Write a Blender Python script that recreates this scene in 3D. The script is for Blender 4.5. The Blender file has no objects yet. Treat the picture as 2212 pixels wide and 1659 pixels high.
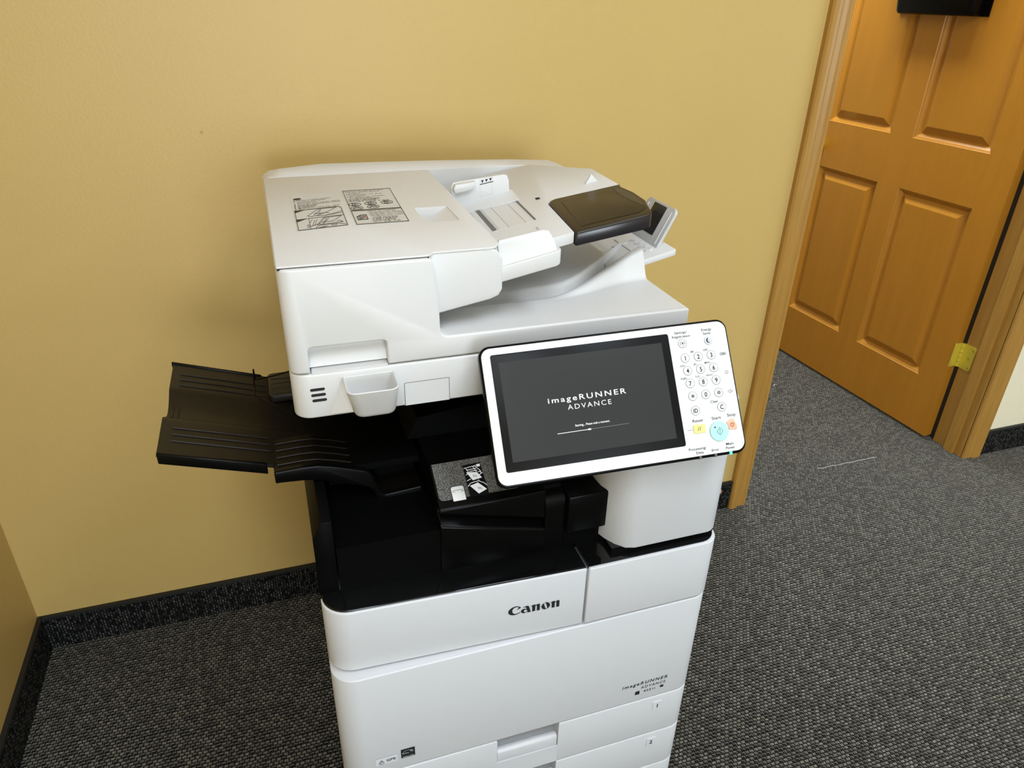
import bpy, bmesh, math, random
from mathutils import Vector, Matrix
from mathutils.geometry import tessellate_polygon

random.seed(7)
scene = bpy.context.scene
C = scene.collection

# ------------------------------------------------------------------ camera
CAM = Vector((0.00057, -0.69787, 1.44226))
CR = Vector((0.94835757, -0.31633252, 0.02348737))
CU = Vector((0.13090696, 0.45774993, 0.87939091))
CF = Vector((0.28893129, 0.83090236, -0.47552073))
FPX = 1564.089
cd = bpy.data.cameras.new('camera')
cd.sensor_fit = 'HORIZONTAL'
cd.sensor_width = 36.0
cd.lens = FPX / 2212 * 36.0
cd.clip_start = 0.01
cam = bpy.data.objects.new('camera', cd)
C.objects.link(cam)
cam.matrix_world = Matrix(((CR.x, CU.x, -CF.x, CAM.x), (CR.y, CU.y, -CF.y, CAM.y),
                           (CR.z, CU.z, -CF.z, CAM.z), (0, 0, 0, 1)))
scene.camera = cam

# ------------------------------------------------------------------ world, lamps, exposure
w = bpy.data.worlds.new('world')
scene.world = w
w.use_nodes = True
w.node_tree.nodes['Background'].inputs[0].default_value = (1.0, 0.97, 0.92, 1)
w.node_tree.nodes['Background'].inputs[1].default_value = 0.10
vs = scene.view_settings
vs.view_transform = 'Standard'
vs.look = 'None'
vs.gamma = 1.0
vs.use_curve_mapping = False
vs.exposure = -0.05


CEIL = 2.62
LAMPS = [((0.85, -0.70), (0.6, 1.2), 21), ((2.65, -0.70), (0.6, 1.2), 16), ((-0.25, -1.4), (0.6, 1.2), 27), ((2.65, -2.7), (0.6, 1.2), 6),
         ((1.90, 1.60), (0.6, 1.2), 84)]
for (lx, ly), (sx, sy), pw in LAMPS:
    ld = bpy.data.lights.new('troffer_light', 'AREA')
    ld.shape = 'RECTANGLE'
    ld.size = sx - 0.06
    ld.size_y = sy - 0.06
    ld.energy = pw
    ld.color = (0.76, 0.86, 1.0)
    lo = bpy.data.objects.new('troffer_light', ld)
    C.objects.link(lo)
    lo.location = (lx, ly, CEIL - 0.03)
# daylight through the right-hand window, and added fill light from behind the camera
for loc, rot, sx, sy, en in (((4.36, -0.75, 1.45), (0, math.radians(90), 0), 1.2, 1.5, 16),
                             ((0.35, -5.86, 1.30), (math.radians(90), 0, 0), 2.0, 1.5, 135)):
    ld = bpy.data.lights.new('daylight_fill', 'AREA')
    ld.shape = 'RECTANGLE'
    ld.size = sx
    ld.size_y = sy
    ld.energy = en
    ld.color = (0.77, 0.88, 1.0)
    lo = bpy.data.objects.new('daylight_fill', ld)
    C.objects.link(lo)
    lo.location = loc
    lo.rotation_euler = rot


# ------------------------------------------------------------------ pixel helpers (photo frame 2212 x 1659)
def ray(q):
    return CF + CR * ((q[0] - 1106) / FPX) - CU * ((q[1] - 829.5) / FPX)


def bp(q, ax, v):
    d = ray(q)
    return CAM + d * ((v - CAM[ax]) / d[ax])


def bpl(q, p0, n):
    d = ray(q)
    return CAM + d * ((Vector(p0) - CAM).dot(n) / d.dot(n))


# ------------------------------------------------------------------ materials
def nt(name):
    m = bpy.data.materials.new(name)
    m.use_nodes = True
    t = m.node_tree
    return m, t, t.nodes['Principled BSDF'], t.links


def plain(name, col, rough=0.5, metal=0.0, spec=0.5, bump=0.0, bscale=900, emis=None, estr=0.0, var=0.0):
    m, t, b, L = nt(name)
    b.inputs['Base Color'].default_value = (*col, 1)
    b.inputs['Roughness'].default_value = rough
    b.inputs['Metallic'].default_value = metal
    b.inputs['Specular IOR Level'].default_value = spec
    if bump or var:
        tc = t.nodes.new('ShaderNodeTexCoord')
    if bump:
        n = t.nodes.new('ShaderNodeTexNoise')
        n.inputs['Scale'].default_value = bscale
        n.inputs['Detail'].default_value = 2
        L.new(tc.outputs['Object'], n.inputs['Vector'])
        bm_ = t.nodes.new('ShaderNodeBump')
        bm_.inputs['Strength'].default_value = bump
        bm_.inputs['Distance'].default_value = 0.001
        L.new(n.outputs['Fac'], bm_.inputs['Height'])
        L.new(bm_.outputs['Normal'], b.inputs['Normal'])
    if var:
        n2 = t.nodes.new('ShaderNodeTexNoise')
        n2.inputs['Scale'].default_value = 9
        n2.inputs['Detail'].default_value = 5
        L.new(tc.outputs['Object'], n2.inputs['Vector'])
        mx = t.nodes.new('ShaderNodeMix')
        mx.data_type = 'RGBA'
        mx.inputs[6].default_value = (*[c * (1 - var) for c in col], 1)
        mx.inputs[7].default_value = (*[min(1, c * (1 + var)) for c in col], 1)
        L.new(n2.outputs['Fac'], mx.inputs[0])
        L.new(mx.outputs[2], b.inputs['Base Color'])
    if emis:
        b.inputs['Emission Color'].default_value = (*emis, 1)
        b.inputs['Emission Strength'].default_value = estr
    return m


def carpet(name, sx, sy, dark, light, swap=None, mort=0.27, sheen=0.25, bias=-0.38):
    m, t, b, L = nt(name)
    tc = t.nodes.new('ShaderNodeTexCoord')
    src = tc.outputs['Object']
    if swap:
        sep = t.nodes.new('ShaderNodeSeparateXYZ')
        cmb = t.nodes.new('ShaderNodeCombineXYZ')
        L.new(src, sep.inputs[0])
        for i, a in enumerate(swap):
            L.new(sep.outputs[a], cmb.inputs[i])
        src = cmb.outputs[0]
    nz = t.nodes.new('ShaderNodeTexNoise')
    nz.inputs['Scale'].default_value = 90
    L.new(src, nz.inputs['Vector'])
    sub = t.nodes.new('ShaderNodeVectorMath')
    sub.operation = 'MULTIPLY_ADD'
    sub.inputs[1].default_value = (0.006, 0.003, 0)
    L.new(nz.outputs['Color'], sub.inputs[0])
    L.new(src, sub.inputs[2])
    br = t.nodes.new('ShaderNodeTexBrick')
    br.offset = 0.5
    br.inputs['Scale'].default_value = 1.0
    br.inputs['Brick Width'].default_value = sx
    br.inputs['Row Height'].default_value = sy
    br.inputs['Mortar Size'].default_value = sy * mort
    br.inputs['Mortar Smooth'].default_value = 0.7
    br.inputs['Bias'].default_value = bias
    br.inputs['Color1'].default_value = (*dark, 1)
    br.inputs['Color2'].default_value = (*light, 1)
    br.inputs['Mortar'].default_value = (*[c * 0.8 for c in dark], 1)
    L.new(sub.outputs[0], br.inputs['Vector'])
    n3 = t.nodes.new('ShaderNodeTexNoise')
    n3.inputs['Scale'].default_value = 420
    n3.inputs['Detail'].default_value = 3
    L.new(src, n3.inputs['Vector'])
    ramp = t.nodes.new('ShaderNodeValToRGB')
    ramp.color_ramp.elements[0].position = 0.36
    ramp.color_ramp.elements[0].color = (0.25, 0.25, 0.25, 1)
    ramp.color_ramp.elements[1].position = 0.68
    ramp.color_ramp.elements[1].color = (1.9, 1.9, 1.9, 1)
    L.new(n3.outputs['Fac'], ramp.inputs[0])
    mul = t.nodes.new('ShaderNodeMix')
    mul.data_type = 'RGBA'
    mul.blend_type = 'MULTIPLY'
    mul.inputs[0].default_value = 1.0
    L.new(br.outputs['Color'], mul.inputs[6])
    L.new(ramp.outputs['Color'], mul.inputs[7])
    L.new(mul.outputs[2], b.inputs['Base Color'])
    b.inputs['Roughness'].default_value = 0.9
    b.inputs['Specular IOR Level'].default_value = 0.15
    b.inputs['Sheen Weight'].default_value = sheen
    b.inputs['Sheen Tint'].default_value = (1.0, 0.95, 0.80, 1)
    b.inputs['Sheen Roughness'].default_value = 0.4
    inv = t.nodes.new('ShaderNodeMath')
    inv.operation = 'SUBTRACT'
    inv.inputs[0].default_value = 1.0
    L.new(br.outputs['Fac'], inv.inputs[1])
    ad = t.nodes.new('ShaderNodeMath')
    ad.operation = 'MULTIPLY_ADD'
    ad.inputs[1].default_value = 0.6
    L.new(n3.outputs['Fac'], ad.inputs[0])
    L.new(inv.outputs[0], ad.inputs[2])
    bu = t.nodes.new('ShaderNodeBump')
    bu.inputs['Strength'].default_value = 0.8
    bu.inputs['Distance'].default_value = 0.003
    L.new(ad.outputs[0], bu.inputs['Height'])
    L.new(bu.outputs['Normal'], b.inputs['Normal'])
    return m


def wood(name, c1, c2, rough=0.38, stretch=(14, 14, 0.9), k=1.0):
    m, t, b, L = nt(name)
    tc = t.nodes.new('ShaderNodeTexCoord')
    mp = t.nodes.new('ShaderNodeMapping')
    mp.inputs['Scale'].default_value = stretch
    L.new(tc.outputs['Object'], mp.inputs['Vector'])
    n = t.nodes.new('ShaderNodeTexNoise')
    n.inputs['Scale'].default_value = 6 * k
    n.inputs['Detail'].default_value = 6
    n.inputs['Distortion'].default_value = 0.4
    L.new(mp.outputs[0], n.inputs['Vector'])
    r = t.nodes.new('ShaderNodeValToRGB')
    r.color_ramp.elements[0].position = 0.3
    r.color_ramp.elements[0].color = (*c1, 1)
    r.color_ramp.elements[1].position = 0.7
    r.color_ramp.elements[1].color = (*c2, 1)
    L.new(n.outputs['Fac'], r.inputs[0])
    L.new(r.outputs[0], b.inputs['Base Color'])
    b.inputs['Roughness'].default_value = rough
    bu = t.nodes.new('ShaderNodeBump')
    bu.inputs['Strength'].default_value = 0.12
    bu.inputs['Distance'].default_value = 0.001
    L.new(n.outputs['Fac'], bu.inputs['Height'])
    L.new(bu.outputs['Normal'], b.inputs['Normal'])
    return m


def wallpaint(name, col):
    m, t, b, L = nt(name)
    tc = t.nodes.new('ShaderNodeTexCoord')
    n = t.nodes.new('ShaderNodeTexNoise')
    n.inputs['Scale'].default_value = 170
    n.inputs['Detail'].default_value = 4
    L.new(tc.outputs['Object'], n.inputs['Vector'])
    n2 = t.nodes.new('ShaderNodeTexNoise')
    n2.inputs['Scale'].default_value = 2.5
    n2.inputs['Detail'].default_value = 4
    L.new(tc.outputs['Object'], n2.inputs['Vector'])
    mx = t.nodes.new('ShaderNodeMix')
    mx.data_type = 'RGBA'
    mx.inputs[6].default_value = (*[c * 0.95 for c in col], 1)
    mx.inputs[7].default_value = (*[c * 1.05 for c in col], 1)
    L.new(n2.outputs['Fac'], mx.inputs[0])
    # a few small scuffs
    v = t.nodes.new('ShaderNodeTexVoronoi')
    v.inputs['Scale'].default_value = 3.3
    L.new(tc.outputs['Object'], v.inputs['Vector'])
    lt = t.nodes.new('ShaderNodeMapRange')
    lt.inputs[1].default_value = 0.006
    lt.inputs[2].default_value = 0.014
    lt.inputs[3].default_value = 0.55
    lt.inputs[4].default_value = 0.0
    L.new(v.outputs['Distance'], lt.inputs[0])
    mx2 = t.nodes.new('ShaderNodeMix')
    mx2.data_type = 'RGBA'
    L.new(lt.outputs[0], mx2.inputs[0])
    L.new(mx.outputs[2], mx2.inputs[6])
    mx2.inputs[7].default_value = (*[c * 0.5 for c in col], 1)
    L.new(mx2.outputs[2], b.inputs['Base Color'])
    b.inputs['Roughness'].default_value = 0.46
    b.inputs['Specular IOR Level'].default_value = 0.5
    bu = t.nodes.new('ShaderNodeBump')
    bu.inputs['Strength'].default_value = 0.18
    bu.inputs['Distance'].default_value = 0.002
    L.new(n.outputs['Fac'], bu.inputs['Height'])
    L.new(bu.outputs['Normal'], b.inputs['Normal'])
    return m


M = {}
M['wall'] = wallpaint('tan_wall_paint', (0.57, 0.395, 0.130))
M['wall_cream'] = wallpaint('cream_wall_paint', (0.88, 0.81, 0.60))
M['ceil'] = plain('ceiling_tile', (0.75, 0.74, 0.70), 0.9)
M['carpet'] = carpet('floor_carpet', 0.0105, 0.0080, (0.006, 0.0056, 0.0046), (0.23, 0.217, 0.17), mort=0.33, sheen=0.50, bias=-0.22)
M['base_x'] = carpet('baseboard_carpet_back', 0.010, 0.0062, (0.006, 0.006, 0.0055), (0.12, 0.12, 0.11), swap=(2, 0, 1), mort=0.32, sheen=0.0, bias=-0.2)
M['base_y'] = carpet('baseboard_carpet_side', 0.010, 0.0062, (0.006, 0.006, 0.0055), (0.12, 0.12, 0.11), swap=(2, 1, 0), mort=0.32, sheen=0.0, bias=-0.2)
M['binding'] = plain('black_binding', (0.010, 0.011, 0.010), 0.55)
M['oak'] = wood('stained_casing_wood', (0.37, 0.19, 0.034), (0.44, 0.235, 0.048), 0.38)
M['door'] = wood('door_skin', (0.42, 0.172, 0.013), (0.455, 0.190, 0.016), 0.36, (5, 5, 0.5))
M['brass'] = plain('brass', (0.80, 0.62, 0.12), 0.28, 0.9)
M['brass_y'] = plain('yellow_zinc', (0.80, 0.66, 0.08), 0.35, 0.5)
M['white'] = plain('white_plastic', (0.66, 0.655, 0.635), 0.42, bump=0.05, bscale=1500, var=0.015)
M['whiteb'] = plain('cool_white_plastic', (0.615, 0.627, 0.645), 0.40, bump=0.05, bscale=1500, var=0.01)
M['whitep'] = plain('panel_white', (0.76, 0.77, 0.76), 0.35)
M['clear_white'] = plain('guide_white', (0.67, 0.67, 0.655), 0.34)
M['grey'] = plain('light_grey_plastic', (0.52, 0.52, 0.51), 0.45)
M['greylab'] = plain('label_grey', (0.60, 0.585, 0.55), 0.5)
M['pale'] = plain('number_plate', (0.64, 0.66, 0.69), 0.5)
M['black'] = plain('black_plastic', (0.0020, 0.0020, 0.0020), 0.42, spec=0.07, bump=0.06, bscale=2500)
M['blacks'] = plain('black_satin', (0.0022, 0.0021, 0.0020), 0.28, spec=0.13)
M['brownblack'] = plain('tray_black', (0.009, 0.0066, 0.0038), 0.40, spec=0.3, bump=0.08, bscale=2500)
M['gloss'] = plain('gloss_black', (0.004, 0.004, 0.004), 0.04)
M['smoke'] = plain('smoked_brown_plastic', (0.026, 0.018, 0.009), 0.36, spec=0.35, bump=0.05, bscale=1800)
M['smoke2'] = plain('smoked_side', (0.018, 0.016, 0.018), 0.25)
M['dark'] = plain('dark_gap', (0.012, 0.012, 0.012), 0.8)
M['seam'] = plain('seam_grey', (0.16, 0.155, 0.15), 0.8)
M['print'] = plain('print_black', (0.012, 0.013, 0.015), 0.5)
M['printg'] = plain('print_grey', (0.10, 0.10, 0.105), 0.5)
M['printw'] = plain('print_white', (0.85, 0.85, 0.85), 0.5)
M['bezel'] = plain('screen_bezel', (0.005, 0.005, 0.005), 0.34, spec=0.14)
M['lcd'] = plain('lcd_glass', (0.016, 0.017, 0.017), 0.22, spec=0.4, emis=(0.92, 0.95, 0.93), estr=0.024, bump=0.03, bscale=40)
M['lcdtext'] = plain('lcd_text', (0.2, 0.2, 0.2), 0.4, emis=(0.93, 0.97, 1.0), estr=0.9)
M['lcddim'] = plain('lcd_line', (0.1, 0.1, 0.1), 0.4, emis=(0.8, 0.9, 1.0), estr=0.14)
M['teal'] = plain('start_key_teal', (0.42, 0.76, 0.74), 0.35)
M['salmon'] = plain('stop_key_salmon', (0.86, 0.46, 0.30), 0.4)
M['yellow'] = plain('reset_key_yellow', (0.88, 0.76, 0.25), 0.4)
M['red'] = plain('print_red', (0.45, 0.05, 0.04), 0.5)
M['keygrey'] = plain('energy_key_grey', (0.55, 0.56, 0.58), 0.35)
M['led'] = plain('power_led', (0.1, 0.6, 0.55), 0.4, emis=(0.10, 0.95, 0.80), estr=0.9)
M['ledoff'] = plain('led_off', (0.10, 0.10, 0.105), 0.3)
M['lamp'] = plain('troffer_lens', (0.9, 0.9, 0.88), 0.5, emis=(1, 0.97, 0.92), estr=1.2)
M['speck'] = plain('speckled_black', (0.075, 0.072, 0.062), 0.40, bump=0.6, bscale=1100)
_t = M['speck'].node_tree
_n = _t.nodes.new('ShaderNodeTexNoise')
_n.inputs['Scale'].default_value = 950
_n.inputs['Detail'].default_value = 1
_r = _t.nodes.new('ShaderNodeValToRGB')
_r.color_ramp.elements[0].position = 0.42
_r.color_ramp.elements[0].color = (0.012, 0.011, 0.009, 1)
_r.color_ramp.elements[1].position = 0.66
_r.color_ramp.elements[1].color = (0.22, 0.21, 0.18, 1)
_c = _t.nodes.new('ShaderNodeTexCoord')
_t.links.new(_c.outputs['Object'], _n.inputs['Vector'])
_t.links.new(_n.outputs['Fac'], _r.inputs[0])
_t.links.new(_r.outputs[0], _t.nodes['Principled BSDF'].inputs['Base Color'])
M['skin'] = plain('copper_bit', (0.40, 0.22, 0.15), 0.5)
M['thread'] = plain('thread', (0.34, 0.33, 0.28), 0.9)
M['teal_ink'] = plain('ink_teal', (0.12, 0.16, 0.17), 0.5)
M['red_ink'] = plain('ink_redbrown', (0.28, 0.12, 0.10), 0.5)


# ------------------------------------------------------------------ mesh helpers
def box(bm, x0, x1, y0, y1, z0, z1):
    v = [bm.verts.new(p) for p in ((x0, y0, z0), (x1, y0, z0), (x1, y1, z0), (x0, y1, z0),
                                   (x0, y0, z1), (x1, y0, z1), (x1, y1, z1), (x0, y1, z1))]
    for f in ((0, 3, 2, 1), (4, 5, 6, 7), (0, 1, 5, 4), (1, 2, 6, 5), (2, 3, 7, 6), (3, 0, 4, 7)):
        bm.faces.new([v[i] for i in f])


def prism(bm, pts, axis, lo, hi):
    """extrude a 2-D outline; axis z takes (x,y), y takes (x,z), x takes (y,z)"""
    def mk(p, t):
        return {'z': (p[0], p[1], t), 'y': (p[0], t, p[1]), 'x': (t, p[0], p[1])}[axis]
    a = [bm.verts.new(mk(p, lo)) for p in pts]
    b = [bm.verts.new(mk(p, hi)) for p in pts]
    n = len(pts)
    bm.faces.new(a)
    bm.faces.new(b[::-1])
    for i in range(n):
        bm.faces.new((a[i], b[i], b[(i + 1) % n], a[(i + 1) % n]))
    bmesh.ops.recalc_face_normals(bm, faces=bm.faces[:])


def rr(x0, y0, x1, y1, r, seg=5):
    if not isinstance(r, (tuple, list)):
        r = (r,) * 4                      # bl, br, tr, tl
    out = []
    for (cx, cy, a0), rad in zip(((x0, y0, 180), (x1, y0, 270), (x1, y1, 0), (x0, y1, 90)), r):
        if rad <= 0:
            out.append((cx, cy))
            continue
        ox = cx + (rad if cx == x0 else -rad)
        oy = cy + (rad if cy == y0 else -rad)
        for i in range(seg + 1):
            a = math.radians(a0 + 90 * i / seg)
            out.append((ox + rad * math.cos(a), oy + rad * math.sin(a)))
    return out


def bev(bm, width, seg=2, ang=40, sel=None):
    es = []
    for e in bm.edges:
        if len(e.link_faces) == 2 and e.calc_face_angle(0) > math.radians(ang):
            if sel is None or sel(e):
                es.append(e)
    if es:
        bmesh.ops.bevel(bm, geom=es, offset=width, offset_type='OFFSET', segments=seg, profile=0.5,
                        affect='EDGES', clamp_overlap=True)


def emp(name, loc, label=None, cat=None, group=None, kind=None):
    o = bpy.data.objects.new(name, None)
    o.empty_display_size = 0.05
    C.objects.link(o)
    o.location = loc
    tag(o, label, cat, group, kind)
    return o


def tag(o, label=None, cat=None, group=None, kind=None):
    if label:
        o['label'] = label
    if cat:
        o['category'] = cat
    if group:
        o['group'] = group
    if kind:
        o['kind'] = kind
    return o


def root_of(o):
    while o.parent:
        o = o.parent
    return o


def link(name, me, mat, parent=None, local=False):
    o = bpy.data.objects.new(name, me)
    C.objects.link(o)
    if mat is not None:
        me.materials.clear()
        me.materials.append(M[mat] if isinstance(mat, str) else mat)
    if parent:
        o.parent = parent
        if not local:                      # vertices are in world coordinates
            p = parent
            mw = Matrix.Identity(4)
            while p:
                mw = p.matrix_parent_inverse.copy() @ p.matrix_basis @ mw if False else (p.matrix_parent_inverse @ p.matrix_basis) @ mw
                p = p.parent
            o.matrix_parent_inverse = mw.inverted()
    return o


def mk(name, bm, mat, parent=None, local=False, smooth=True, ang=32):
    me = bpy.data.meshes.new(name)
    bm.normal_update()
    bm.to_mesh(me)
    bm.free()
    if smooth:
        me.shade_smooth()
        me.set_sharp_from_angle(angle=math.radians(ang))
    return link(name, me, mat, parent, local)


def quickbox(name, x0, x1, y0, y1, z0, z1, mat, parent=None, b=0.0, seg=2, local=False):
    bm = bmesh.new()
    box(bm, x0, x1, y0, y1, z0, z1)
    if b:
        bev(bm, b, seg)
    return mk(name, bm, mat, parent, local)


def quickprism(name, pts, axis, lo, hi, mat, parent=None, b=0.0, seg=2, local=False, ang=40):
    bm = bmesh.new()
    prism(bm, pts, axis, lo, hi)
    if b:
        bev(bm, b, seg, ang)
    return mk(name, bm, mat, parent, local)


def tube(bm, pts, r, seg=8, closed=False):
    pts = [Vector(p) for p in pts]
    rings = []
    n = len(pts)
    for i, p in enumerate(pts):
        if closed:
            t = (pts[(i + 1) % n] - pts[i - 1])
        else:
            t = pts[min(i + 1, n - 1)] - pts[max(i - 1, 0)]
        t.normalize()
        a = t.cross(Vector((0.13, 0.31, 0.94)))
        if a.length < 1e-3:
            a = t.cross(Vector((1, 0, 0)))
        a.normalize()
        b = t.cross(a)
        rings.append([bm.verts.new(p + (a * math.cos(2 * math.pi * k / seg) + b * math.sin(2 * math.pi * k / seg)) * r)
                      for k in range(seg)])
    m = n if closed else n - 1
    for i in range(m):
        for k in range(seg):
            bm.faces.new((rings[i][k], rings[i][(k + 1) % seg], rings[(i + 1) % n][(k + 1) % seg], rings[(i + 1) % n][k]))
    if not closed:
        bm.faces.new(rings[0][::-1])
        bm.faces.new(rings[-1])
    bmesh.ops.recalc_face_normals(bm, faces=bm.faces[:])


def disc(bm, cx, cy, r, z0, z1, seg=28, r2=None):
    prism(bm, [(cx + r * math.cos(2 * math.pi * i / seg), cy + (r2 or r) * math.sin(2 * math.pi * i / seg)) for i in range(seg)],
          'z', z0, z1)


def flat(bm, loops, mapf):
    """fill outlines (with holes) as flat print; mapf turns a 2-D point into 3-D"""
    clean = []
    for lp in loops:
        q = []
        for p in lp:
            if not q or (abs(p[0] - q[-1][0]) + abs(p[1] - q[-1][1])) > 1e-9:
                q.append(p)
        clean.append([Vector((p[0], p[1], 0)) for p in q])
    k = 1.0 / max(1e-9, max(abs(p.x - clean[0][0].x) for p in clean[0]))
    tri = tessellate_polygon([[(p - clean[0][0]) * k for p in lp] for lp in clean])
    v = [bm.verts.new(mapf((p.x, p.y))) for lp in clean for p in lp]
    for t in tri:
        try:
            bm.faces.new([v[i] for i in t])
        except ValueError:
            pass


def strokes(bm, pl, wd, mapf):
    """polyline drawn as a flat ribbon of the given width in 2-D units"""
    for i in range(len(pl) - 1):
        a = Vector(pl[i])
        b = Vector(pl[i + 1])
        d = b - a
        if d.length < 1e-9:
            continue
        d.normalize()
        nn = Vector((-d.y, d.x)) * wd / 2
        a2 = a - d * wd * 0.3
        b2 = b + d * wd * 0.3
        bm.faces.new([bm.verts.new(mapf(p)) for p in (a2 - nn, b2 - nn, b2 + nn, a2 + nn)])


def circ(cx, cy, r, n=24, ry=None, a0=0, a1=360):
    full = abs(a1 - a0) >= 360
    k = n if full else n + 1
    return [(cx + r * math.cos(math.radians(a0 + (a1 - a0) * i / n)), cy + (ry or r) * math.sin(math.radians(a0 + (a1 - a0) * i / n)))
            for i in range(k)]


def text(bm, s, size, x, y, mapf, align='CENTER', sx=1.0, bold=0.0, space=1.0, shear=0.0, width=None):
    """lettering laid flat on a surface; y is the baseline"""
    cu = bpy.data.curves.new('t', 'FONT')
    cu.body = s
    cu.size = size
    cu.align_x = 'LEFT'
    cu.space_character = space
    cu.shear = shear
    cu.offset = bold * size
    cu.resolution_u = 3
    ob = bpy.data.objects.new('t', cu)
    C.objects.link(ob)
    bpy.context.view_layer.update()
    me = bpy.data.meshes.new_from_object(ob)
    bpy.data.objects.remove(ob)
    bpy.data.curves.remove(cu)
    if not me.vertices:
        return
    xs = [v.co.x for v in me.vertices]
    x0, x1 = min(xs), max(xs)
    k = sx
    if width:
        k = width / (x1 - x0)
    off = {'CENTER': (x0 + x1) / 2, 'LEFT': x0, 'RIGHT': x1}[align]
    vs_ = [bm.verts.new(mapf(((v.co.x - off) * k + x, v.co.y + y))) for v in me.vertices]
    for p in me.polygons:
        try:
            bm.faces.new([vs_[i] for i in p.vertices])
        except ValueError:
            pass
    bpy.data.meshes.remove(me)


# ------------------------------------------------------------------ the room
YW = 0.8464
XL = -0.649
X0D, X1D = 1.3448, 2.263          # doorway
WT = 0.119                        # wall thickness
XR = 4.4
YF = -5.9
YB = 3.3


def struct(name, o):
    o['kind'] = 'structure'
    return o


struct('floor', quickbox('floor', XL - 0.1, XR + 0.1, YF - 0.1, YB + 0.1, -0.05, 0.0, 'carpet'))
struct('ceiling', quickbox('ceiling', XL - 0.1, XR + 0.1, YF - 0.1, YB + 0.1, CEIL, CEIL + 0.05, 'ceil'))
bm = bmesh.new()
DH = 2.04
prism(bm, [(XL, 0), (X0D - 0.005, 0), (X0D - 0.005, DH), (X1D + 0.018, DH), (X1D + 0.018, 0), (XR, 0), (XR, CEIL), (XL, CEIL)], 'y', YW, YW + WT)
struct('wall_back', mk('wall_back', bm, 'wall', smooth=False))
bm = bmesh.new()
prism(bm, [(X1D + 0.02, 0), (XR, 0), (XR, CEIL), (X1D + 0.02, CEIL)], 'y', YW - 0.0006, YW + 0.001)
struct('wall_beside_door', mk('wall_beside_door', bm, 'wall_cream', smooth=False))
struct('wall_left', quickbox('wall_left', XL - 0.1, XL, YF, YB, 0, CEIL, 'wall'))
struct('wall_right', quickbox('wall_right', XR, XR + 0.1, YF, YB, 0, CEIL, 'wall_cream'))
wn_ = struct('fill_panel', quickbox('fill_panel', -0.62, 1.40, YF, YF + 0.012, 0.50, 2.10, 'whitep', b=0.003))  # unseen fill source added behind the camera, built like a window
quickbox('pane', -0.56, 1.34, YF + 0.011, YF + 0.016, 0.56, 2.04, 'lamp', wn_)
wn_ = struct('window_1', quickbox('window_1', XR - 0.012, XR, -1.55, 0.05, 0.80, 2.10, 'whitep', b=0.003))
quickbox('pane', XR - 0.016, XR - 0.011, -1.49, -0.01, 0.86, 2.04, 'lamp', wn_)
struct('wall_front', quickbox('wall_front', XL, XR, YF - 0.1, YF, 0, CEIL, 'wall_cream'))
struct('wall_far', quickbox('wall_far', XL, XR, YB, YB + 0.1, 0, CEIL, 'wall_cream'))


# carpet-covered baseboards with a bound top edge
def base(name, x0, x1, y0, y1, mat):
    o = struct(name, quickbox(name, x0, x1, y0, y1, 0.0, 0.0985, mat, b=0.002))
    quickbox('binding', x0 - (0.0015 if y1 - y0 > 0.1 else 0), x1 + (0.0015 if y1 - y0 > 0.1 else 0),
             y0 - (0.0015 if x1 - x0 > 0.1 else 0), y1, 0.094, 0.1015, 'binding', o, b=0.0015)
    return o


base('baseboard_back', XL + 0.009, 1.279, YW - 0.009, YW, 'base_x')
base('baseboard_left', XL, XL + 0.009, YF, YW, 'base_y')
base('baseboard_right', 2.338, XR, YW - 0.009, YW, 'base_x')

# door casings: a moulded profile run up the wall
prof = [(0, 0), (0.0, 0.009), (0.004, 0.013), (0.010, 0.013), (0.014, 0.010), (0.030, 0.012), (0.036, 0.015), (0.040, 0.018),
        (0.050, 0.019), (0.058, 0.018), (0.062, 0.013), (0.062, 0.0)]


def casing(name, xin, sgn, wd):
    pts = [(xin + sgn * p[0] / 0.062 * wd, YW - p[1]) for p in prof]
    return struct(name, quickprism(name, pts, 'z', 0, DH + 0.06, 'oak'))


casing('trim_1', X0D + 0.0, -1, 0.064)
casing('trim_2', X1D + 0.0, 1, 0.075)
struct('trim_3', quickbox('trim_3', X0D - 0.06, X1D + 0.07, YW - 0.018, YW, DH, DH + 0.062, 'oak', b=0.004))
# jambs with stop moulding
j = struct('trim_4', quickbox('trim_4', X1D, X1D + 0.018, YW - 0.002, YW + WT + 0.004, 0, DH, 'oak', b=0.0015))
quickbox('door_stop', X1D - 0.012, X1D, YW + 0.030, YW + 0.066, 0, DH - 0.018, 'oak', j, b=0.002)
quickbox('gap_shade', X1D + 0.0012, X1D + 0.0070, YW + WT + 0.0045, YW + WT + 0.034, 0.005, DH - 0.02, 'binding', j)  # black strip put in for the shade inside the hinge gap
j = struct('trim_5', quickbox('trim_5', X0D - 0.018 - 0.0, X0D - 0.0005, YW, YW + WT + 0.004, 0, DH, 'oak', b=0.0015))
quickbox('door_stop', X0D - 0.0005, X0D + 0.0115, YW + 0.030, YW + 0.066, 0, DH - 0.018, 'oak', j, b=0.002)
struct('trim_7', quickbox('trim_7', X1D + 0.0185, X1D + 0.08, YW + WT + 0.0, YW + WT + 0.018, 0, DH + 0.05, 'oak', b=0.003))
j = struct('trim_6', quickbox('trim_6', X0D - 0.018, X1D + 0.018, YW, YW + WT + 0.004, DH - 0.018, DH, 'oak', b=0.0015))

# ------------------------------------------------------------------ the door, standing open into the far room
D0 = Vector((2.2293, 0.9846, 0.0))
DD = Vector((-0.05944, 0.99823, 0.0))
DN = Vector((0.99823, 0.05944, 0.0))
door = emp('door_1', D0, kind='structure')
DM = Matrix(((DD.x, DN.x, 0, D0.x), (DD.y, DN.y, 0, D0.y), (0, 0, 1, 0), (0, 0, 0, 1)))
door.matrix_world = DM
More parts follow.
